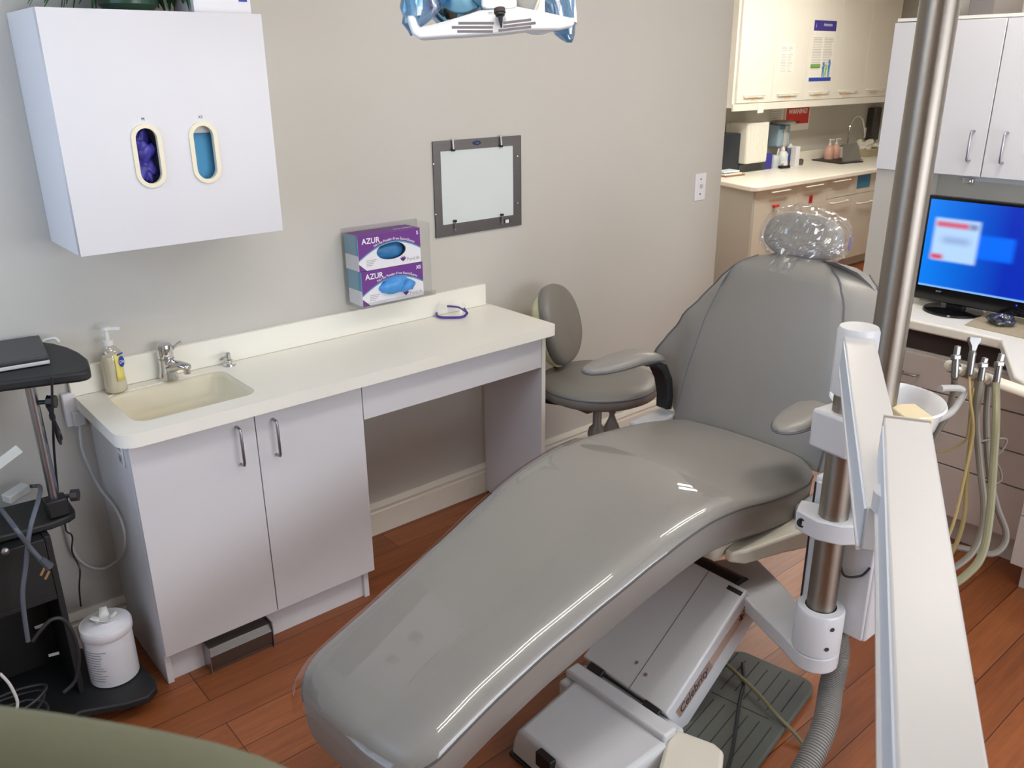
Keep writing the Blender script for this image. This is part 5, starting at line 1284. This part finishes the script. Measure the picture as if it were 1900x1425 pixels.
# papers on the doors
p0, p1 = at(1452, 80, 'y', GY-.001), at(1486, 135, 'y', GY-.001)
np_ = thing('paper_notice', 'white paper notice with grey print on the second far cabinet door', 'notice', (p0.x, GY, p1.z))
obj('sheet', B().box(p0.x-.02, p0.x+.2, GY-.0015, GY-.0003, p1.z, p0.z), M_paper, np_)
ln_ = B(); random.seed(3)
for k in range(16):
    zz = p0.z-.03-.0125*k-(.02 if k > 2 else 0)
    if zz > p1.z+.01:
        ln_.box(p0.x+.0, p0.x+random.uniform(.06, .09), GY-.002, GY-.0016, zz-.003, zz).box(p0.x+.10, p0.x+random.uniform(.13, .18), GY-.002, GY-.0016, zz-.003, zz)
obj('print', ln_, M_inkg, np_)
p0, p1 = at(1512, 37, 'y', GY-.001), at(1508, 151, 'y', GY-.001)
pw_ = at(1553, 40, 'y', GY-.001).x-p0.x
po = thing('poster', 'tall white poster with purple header and blue figures on the third far cabinet door', 'poster', (p0.x, GY, p1.z))
x0_ = p0.x; zt_, zb_ = p0.z, p1.z
obj('sheet', B().box(x0_, x0_+pw_, GY-.0015, GY-.0003, zb_, zt_), M_paper, po)
obj('header', B().box(x0_, x0_+pw_, GY-.002, GY-.0016, zt_-.085, zt_), mat('indigo header', rgb(62, 54, 140), .5), po)
text('lettering', 'Attention', .036, (x0_+pw_*.42, GY-.0025, zt_-.045), X, Z, M_inkw, po)
text('lettering', 'i', .05, (x0_+.03, GY-.0025, zt_-.06), X, Z, M_inkw, po)
ln_ = B()
for k in range(20):
    zz = zt_-.14-.0135*k
    ln_.box(x0_+.01, x0_+pw_*random.uniform(.38, .46), GY-.002, GY-.0016, zz-.004, zz).box(x0_+pw_*.52, x0_+pw_*random.uniform(.85, .95), GY-.002, GY-.0016, zz-.004, zz)
obj('print', ln_, M_inkg, po)
obj('green_block', B().box(x0_+.005, x0_+pw_*.46, GY-.002, GY-.0016, zb_+.11, zb_+.145), M_figg, po)
obj('footer', B().box(x0_, x0_+pw_, GY-.002, GY-.0016, zb_, zb_+.032), M_blue, po)
for k, (xx, mm_, hh_) in enumerate(((.60, M_fig, .13), (.72, M_figg, .11), (.86, M_fig, .15))):
    xx = x0_+pw_*xx; zz = zb_+.034
    obj('figure', B().prism([V((xx+u, GY-.0017-.0002*k, zz+v*hh_)) for u, v in ((-.02, 0), (-.006, 0), (0, .4), (.006, 0), (.02, 0), (.014, .5), (.026, .8), (.018, .82), (.008, .72), (-.008, .72), (-.02, .62), (-.014, .5))], (0, -.0003, 0)).cyl((xx, GY-.0018, zz+hh_*.86), (xx, GY-.0022, zz+hh_*.86), hh_*.12, n=14), mm_, po)
# notices under the cabinet
p = at(1412, 198, 'y', GY+.0); tag(obj('hanging_tag', B().box(p.x-.04, p.x+.045, GY+.002, GY+.0045, p.z-.05, gz0_-.012), M_paper, origin=p), 'small white tag hanging from the valance above the paper towel dispenser', 'tag')
WYF = 2.049
p0, p1 = at(1432, 201, 'y', WYF), at(1451, 226, 'y', WYF)
nt_ = thing('wall_notice', 'small white notice on the wall left of the red sign', 'notice', (p0.x, WYF, p1.z))
obj('sheet', B().box(p0.x, p1.x+.01, WYF-.002, WYF-.0003, p1.z, p0.z), M_paper, nt_)
ln_ = B()
for k in range(6): ln_.box(p0.x+.015, p1.x-.02, WYF-.0026, WYF-.0021, p0.z-.03-.02*k, p0.z-.026-.02*k)
obj('print', ln_, M_inkg, nt_)
p0, p1 = at(1461, 198, 'y', WYF), at(1497, 240, 'y', WYF)
ws = thing('warning_sign', 'red and white warning sign on the far room wall', 'sign', (p0.x, WYF, p1.z))
obj('sheet', B().box(p0.x-.02, p1.x+.02, WYF-.002, WYF-.0003, p1.z, p0.z+.0), M_paper, ws)
obj('red_panel', B().box(p0.x-.008, p1.x+.005, WYF-.003, WYF-.0021, p1.z+.06, p0.z-.01), M_red, ws, bevel=.0005)
text('lettering', 'WARNING!', .062, ((p0.x+p1.x)/2, WYF-.0038, p0.z-.068), X, Z, M_inkw, ws, align='CENTER', bold=.001)
text('lettering', 'DO NOT ENTER', .02, ((p0.x+p1.x)/2, WYF-.0038, p0.z-.14), X, Z, M_ink, ws, align='CENTER') if False else obj('print', B().box((p0.x+p1.x)/2-.05, (p0.x+p1.x)/2+.04, WYF-.0036, WYF-.0031, p0.z-.15, p0.z-.137), M_ink, ws)
# paper towel dispenser, microwave-like black box
DY = 1.80
q0, q1 = at(1391, 229, 'y', DY), at(1424, 300, 'y', DY)
td = thing('towel_dispenser', 'white paper towel dispenser with ribbed curved front in the far room', 'dispenser', (q0.x, 1.95, q1.z))
obj('front_cover', B().loft([[V((x, y, z)) for x, y in ((q0.x-.002, 2.0), (q0.x, DY+.02), (q0.x+.02, DY+.002), (q1.x-.02, DY+.002), (q1.x, DY+.02), (q1.x+.0, 2.0))] for z in (q1.z, q0.z-.02, q0.z)]), M_lamw, td, bevel=.012, seg=3)
obj('housing', B().box(q0.x+.004, q1.x-.004, 2.0005, 2.045, q1.z+.1, q0.z-.01), M_lamw, td, bevel=.006)
rb = B()
for k in range(7): xx = q0.x+.03+(q1.x-q0.x-.06)*k/6; rb.cyl((xx, DY+.0015, q1.z+.02), (xx, DY+.0015, q0.z-.03), .004, n=8)
obj('ribs', rb, M_lamw, td)
AY = 1.87
n0, n1 = at(1343, 250, 'y', AY), at(1384, 280, 'y', AY)
tag(obj('counter_appliance', B().box(n0.x-.04, min(n1.x, q0.x-.012), AY, 2.02, FZ+.0006, n0.z), mat('navy black enamel', rgb(34, 40, 50), .3), origin=(n0.x+.1, 1.95, FZ), bevel=.006), 'dark navy appliance left of the paper towel dispenser', 'appliance')
tag(obj('slate_block', B().box(q0.x+.0, at(1420, 308, 'y', 1.87).x, 1.87, 2.0, FZ+.0006, q1.z-.012), mat('dark slate plastic', rgb(70, 74, 76), .5), origin=(q0.x+.1, 1.9, FZ), bevel=.004), 'dark slate block under the paper towel dispenser', 'block')
# papers
ppx = at(1363, 327, 'z', FZ); ppx.y += .03
for k, (dz, m_, lbl, dx, dy) in enumerate(((.0005, mat('brown folder', rgb(150, 110, 80), .6), 'brown folder at the bottom of the paper pile', .0, .0), (.014, M_paper, 'white paper pad in the middle of the pile by the doorway', -.015, .01), (.034, mat('pale blue sheets', rgb(224, 230, 238), .6), 'pale blue-white sheets on top of the paper pile', -.03, .02))):
    c_ = V((ppx.x+dx, ppx.y+.02+dy, FZ+dz+.007)); tag(obj('paper_stack', B().obox(c_, V((.12-.012*k, -.01, 0)), V((.008, .065, 0)), Z*.0065), m_, origin=c_), lbl, 'papers', 'paper pile on the far worktop')
p = at(1345, 326, 'z', FZ); tag(obj('red_box', B().box(p.x-.03, p.x+.05, p.y-.05, p.y-.03, FZ+.0005, FZ+.035), mat('brick red card', rgb(160, 48, 36), .6), origin=p), 'small brick-red box in front of the paper pile', 'box')
p = at(1358, 326, 'z', FZ); tag(obj('sticky_notes', B().obox(V((p.x+.03, p.y-.03, FZ+.012)), V((.04, -.01, -.006)), V((.01, .02, .0)), Z*.006), mat('lime paper', rgb(220, 226, 80), .6), origin=p), 'lime yellow sticky notes beside the small red box', 'sticky notes')
for k, (xa, xb) in enumerate((((1397, 319), (1420, 317)), ((1452, 318), (1484, 317.5)))):
    a_, c_ = at(*xa, 'z', FZ+.003), at(*xb, 'z', FZ+.003)
    tag(obj('paper_slip', B().beam(a_, c_, .05, .002), M_paper, origin=a_), ['cream paper slip beside the paper pile', 'white paper strip lying in front of the tape dispenser'][k], 'paper')
# bottles and small things on the far worktop
def on(px, py): return at(px, py, 'z', FZ)
def bottle(px, py, prof, m_, name, label, cat, extra=None, ax=1):
    p = on(px, py); t = thing(name, label, cat, (p.x, p.y, FZ))
    obj('body', B().lathe((p.x, p.y, FZ+.0005), prof, n=20), m_, t, ang=50)
    if extra: extra(t, p)
    return t
S = 1/ (1582/5.6)
p = on(1424, 314); tag(obj('glove_carton', B().obox(V((p.x, p.y+.05, FZ+.07)), V((.055, -.01, 0)), V((.01, .05, 0)), Z*.068), mat('royal purple card', rgb(60, 56, 150), .5), origin=(p.x, p.y, FZ), bevel=.002), 'royal purple carton beside the paper towel dispenser', 'box')
def ex1(t, p):
    obj('cap', B().lathe((p.x, p.y, FZ+.145), [(.018, 0), (.018, .02), (.008, .03), (.006, .035)], n=16), M_white, t)
    obj('label', B().box(p.x+.012, p.x+.04, p.y-.0525, p.y-.05, FZ+.06, FZ+.1), M_blue, t)
bottle(1450, 309, [(.045, 0), (.05, .01), (.05, .11), (.035, .135), (.018, .1445)], mat('milky bottle', rgb(222, 226, 226), .35), 'squeeze_bottle', 'milky squeeze bottle with a blue label square', 'bottle', ex1)
def ex2(t, p):
    for k in range(3): obj('brush', B().tube([V((p.x+.01*k-.01, p.y, FZ+.03)), V((p.x+.05-.01*k, p.y-.01, FZ+.17))], .004, 6, 0), M_orange if k == 0 else M_white, t)
bottle(1436, 311, [(.042, 0), (.042, .11), (.04, .112), (.039, .11)], mat('hazy jar', rgb(196, 204, 206), .25), 'brush_jar', 'hazy jar with an orange brush handle leaning out', 'jar', ex2)
bottle(1463, 306, [(.042, 0), (.045, .01), (.045, .15), (.04, .16)], mat('slate blue tub', rgb(110, 114, 146), .4), 'wipes_tub', 'slate-blue wipes tub with pale lid', 'tub', lambda t, p: obj('lid', B().lathe((p.x, p.y, FZ+.16), [(.044, 0), (.044, .012), (.02, .02), (.012, .035), (.004, .036)], n=16), M_white, t))
p = on(1475, 308); tag(obj('carton', B().obox(V((p.x, p.y+.01, FZ+.09)), V((.028, -.004, 0)), V((.004, .03, 0)), Z*.089), M_white, origin=(p.x, p.y, FZ), bevel=.002), 'tall narrow white carton right of the slate-blue tub', 'box')
p = on(1453, 312); tdp = thing('tape_dispenser', 'black tape dispenser at the front of the far worktop', 'tape dispenser', (p.x, p.y, FZ))
obj('base', B().obox(V((p.x, p.y-.01, FZ+.013)), V((.055, -.01, 0)), V((.006, .025, 0)), Z*.012), M_black, tdp, bevel=.005)
obj('roll', B().cyl((p.x-.005, p.y-.025, FZ+.038), (p.x+.0, p.y+.005, FZ+.038), .026, n=20), M_white, tdp)
p = on(1484, 306); tag(obj('steel_cup', B().lathe((p.x, p.y, FZ+.0005), [(.026, 0), (.03, .03), (.028, .05), (.02, .055), (.001, .056)], n=18), M_ssf, origin=(p.x, p.y, FZ)), 'small round steel pot right of the white carton', 'pot')
# wall soap dispenser behind
p0 = at(1448, 222, 'y', 1.98)
sd_ = thing('wall_dispenser', 'grey wall dispenser with blue sides behind the bottles', 'dispenser', (p0.x, 2.0, p0.z-.2))
obj('hood', B().lathe((p0.x, 1.94, p0.z-.035), [(.11, 0), (.105, .02), (.07, .032), (.001, .035)], n=24), mat('grey hood plastic', rgb(136, 132, 124), .4), sd_)
obj('body', B().box(p0.x-.09, p0.x+.10, 1.92, 2.045, p0.z-.24, p0.z-.036), mat('pale blue body', rgb(150, 172, 190), .4), sd_, bevel=.02)
obj('front_strip', B().box(p0.x-.02, p0.x+.03, 1.91, 1.9195, p0.z-.24, p0.z-.05), mat('pale grey strip', rgb(190, 186, 176), .4), sd_, bevel=.004)
obj('blue_cap', B().box(p0.x-.085, p0.x-.015, 1.906, 1.9195, p0.z-.08, p0.z-.045), mat('teal cap', rgb(60, 110, 136), .4), sd_, bevel=.004)
# tray and stand
c_ = [on(1486, 296), on(1560, 305), on(1602, 301), on(1530, 291)]
for p in c_: p.y = min(p.y, 2.015)
tr = thing('instrument_tray', 'black tray lying on the far worktop before the faucet', 'tray', (c_[0].x+.3, c_[0].y, FZ))
obj('base', B().prism([V((p.x, p.y, FZ+.0005)) for p in c_], (0, 0, .01)), M_black, tr, bevel=.003)
rk = B()
a_, d_ = on(1494, 293)+Z*.03, on(1562, 288)+Z*.11
for k in range(12):
    t = k/11; p = a_+(d_-a_)*t; rk.obox(p, V((.012, 0, .003)), V((0, .05, 0)), Z*.004)
rk.beam(a_+V((0, -.05, 0)), d_+V((0, -.05, 0)), .008, .014).beam(a_+V((0, .05, 0)), d_+V((0, .05, 0)), .008, .014)
rk.beam(V((d_.x, d_.y-.05, FZ+.011)), d_+V((0, -.05, 0)), .01, .01).beam(V((d_.x, d_.y+.05, FZ+.011)), d_+V((0, .05, 0)), .01, .01)
rk.beam(V((a_.x, a_.y, FZ+.011)), a_, .06, .01, up=(1, 0, 0))
tag(obj('drying_rack', rk, mat('dark wire', rgb(52, 50, 48), .4), origin=(a_.x, a_.y, FZ)), 'dark slatted rack sloping up beside the grey stand', 'rack')
e0, e1_, e2_, e3 = on(1566, 303)+Z*.012, on(1590, 301)+Z*.012, on(1588, 298)+Z*.17, on(1562, 299)+Z*.16
gs = B().prism([e0+V((.02, .02, 0)), e1_+V((.12, .02, 0)), e2_+V((.02, .02, 0)), e3], (.0, .012, 0)).box(e0.x, e1_.x+.12, e0.y-.03, e0.y+.02, FZ+.0108, FZ+.016)
tag(obj('grey_stand', gs, mat('steel grey sheet', rgb(150, 148, 144), .35, .6), origin=e0), 'grey folded metal stand on the black tray', 'stand')
for k, px in enumerate((1541, 1553)):
    p = on(px, 283+(-1 if k else 0)); pass
    p = at(px, 260, 'y', 1.92)
    t = thing('soap_pump', ['pink soap pump bottle left of its twin by the far faucet', 'pink soap pump bottle next to the far faucet'][k], 'soap bottle', (p.x, 1.92, FZ), 'pink soap pumps by the far sink')
    obj('body', B().lathe((p.x, 1.92, FZ+.0005), [(.04, 0), (.045, .01), (.045, .1), (.03, .13), (.014, .14)], n=20), M_pink, t, ang=50)
    obj('pump', B().lathe((p.x, 1.92, FZ+.141), [(.014, 0), (.014, .02), (.006, .022), (.006, .05), (.012, .052), (.012, .06)], n=12).beam((p.x, 1.92, FZ+.196), (p.x+.04, 1.90, FZ+.196), .01, .008), M_lamw, t, ang=50)
gn = [at(x, y, 'y', 1.90) for x, y in ((1572, 280), (1574, 255), (1577, 235), (1583, 222), (1591, 216), (1599, 220), (1603, 232), (1604, 248))]
gf = thing('gooseneck_faucet', 'tall chrome gooseneck faucet in the far room', 'faucet', (gn[0].x, 1.90, FZ))
gn[0].z = FZ+.02
obj('spout', B().tube(gn, .010, 10, 6), M_chrome, gf)
obj('nozzle', B().cyl(gn[-1]+Z*.06, gn[-1]-Z*.04, .015, n=16), M_chrome, gf)
obj('base', B().lathe((gn[0].x, 1.90, FZ+.0005), [(.035, 0), (.032, .02), (.014, .045)], n=20).tube([V((gn[0].x, 1.90, FZ+.03)), V((gn[0].x+.09, 1.86, FZ+.07))], .010, 8, 0), M_chrome, gf)
bk0 = at(1610, 276, 'y', 1.86)
bt = thing('wire_basket', 'tan basket of pale odds and ends on the far worktop', 'basket', (bk0.x, 1.86, FZ))
obj('basket', B().loft([[V((bk0.x+u*k, 1.86+v*k, z)) for u, v in ((-.13, -.08), (.16, -.08), (.16, .08), (-.13, .08))] for z, k in ((FZ+.0005, .85), (FZ+.075, 1))]), mat('tan wicker', rgb(176, 164, 134), .7, var=.2, scale=60), bt, bevel=.004)
bl = B(); random.seed(11)
for k in range(14):
    c_ = V((bk0.x+random.uniform(-.1, .14), 1.86+random.uniform(-.06, .06), FZ+.09+random.uniform(0, .05))); bl.add(*(lambda q: (q.v, q.f))(lump(c_, (.035, 0, .01), (0, .03, 0), (.0, 0, .022), .5, 25, k, 10, 7)))
obj('contents', bl, mat('pale gauze', rgb(216, 212, 196), .7, var=.15, scale=30), bt)
p0, p1 = at(1622, 200, 'y', 1.98), at(1640, 257, 'y', 1.98)
tag(obj('wall_board', B().box(p0.x+.0, p1.x+.15, 1.97, 2.045, p1.z, p0.z), mat('dark bronze frame', rgb(60, 56, 50), .4), origin=(p0.x, 1.9, p1.z), bevel=.006), 'dark framed panel on the far wall right of the gooseneck faucet', 'panel')

# ============================================= GREEN CHAIR IN FOREGROUND
gc = thing('green_chair', 'out-of-focus olive green padded chair back across the bottom left corner', 'chair', (-.02, -2.35, 0))
GD = .36
gp_ = [(-160, 1300), (-60, 1303), (0, 1309), (100, 1322), (200, 1338), (300, 1356), (400, 1378), (480, 1402), (540, 1428), (590, 1465), (620, 1520)]
edge = [atd(x, y, GD) for x, y in gp_]
rg = [[] for _ in range(13)]
for (x, y), p in zip(gp_, edge):
    rdv = (p-CAM).normalized(); upn = RT.cross(rdv).normalized(); RR = .035
    fwd_ = upn.cross(RT).normalized()*-1
    if fwd_.dot(rdv) < 0: fwd_ = -fwd_
    for k in range(11):
        a = math.radians(-90+18*k); rg[k+1].append(p-upn*RR+upn*RR*cos(a)+fwd_*RR*sin(a))
    rg[0].append(rg[1][-1]-Z*.35); rg[12].append(rg[11][-1]-Z*.35)
bb = B().loft(rg, cap=False, closed=False)
bb.f.append(tuple(i*len(edge) for i in range(len(rg))))
bb.f.append(tuple(i*len(edge)+len(edge)-1 for i in range(len(rg)))[::-1])
obj('backrest', bb, M_olive, gc, ang=80)
cg = sum((p for p in edge), V((0, 0, 0)))/len(edge)
obj('seat', B().box(cg.x-.24, cg.x+.2, cg.y-.42, cg.y+.04, .62, .72), M_olive, gc, bevel=.03, seg=4)
obj('back_post', B().beam((cg.x-.02, cg.y+.03, .60), (cg.x-.02, cg.y+.03, cg.z-.3), .06, .02, up=(0, 1, 0)), M_black, gc)
obj('column', B().cyl((cg.x-.02, cg.y-.19, .06), (cg.x-.02, cg.y-.19, .6195), .03, n=20), M_steel, gc)
obj('base', B().lathe((cg.x-.02, cg.y-.19, 0), [(.23, .0), (.23, .015), (.05, .05), (.03, .06)], n=32), M_black, gc)

# ================================================================= LIGHT
wd = bpy.data.worlds.new('sky'); bpy.context.scene.world = wd; wd.use_nodes = True
wn = wd.node_tree.nodes; bgd = wn['Background']
bgd.inputs['Color'].default_value = (.55, .72, 1, 1); bgd.inputs['Strength'].default_value = 2.0
LWIN, LREAR = 7, 56
def area(name, loc, rot, sx, sy, power, col):
    l = bpy.data.lights.new(name, 'AREA'); l.shape = 'RECTANGLE'; l.size = sx; l.size_y = sy; l.energy = power; l.color = col
    o = bpy.data.objects.new(name, l); C.objects.link(o); o.location = loc; o.rotation_euler = rot; return o
area('rear_fill_light', (2.1, -4.36, 1.35), (math.radians(-90), 0, math.radians(180)), 2.4, 1.3, LREAR, (.84, .9, 1))  # added fill from behind the camera; the front wall has no window
area('window_daylight', (WLX-.1, (WY0+WY1)/2, (WZ0+WZ1)/2), (0, math.radians(-90), 0), WZ1-WZ0, WY1-WY0, LWIN, (.62, .78, 1))

sc_ = bpy.context.scene
sc_.view_settings.view_transform = 'Standard'; sc_.view_settings.look = 'None'
sc_.view_settings.gamma = 1; sc_.view_settings.use_curve_mapping = False; sc_.view_settings.exposure = 0.32
sc_.cycles.max_bounces = 10; sc_.cycles.transparent_max_bounces = 16
sc_.cycles.use_denoising = True
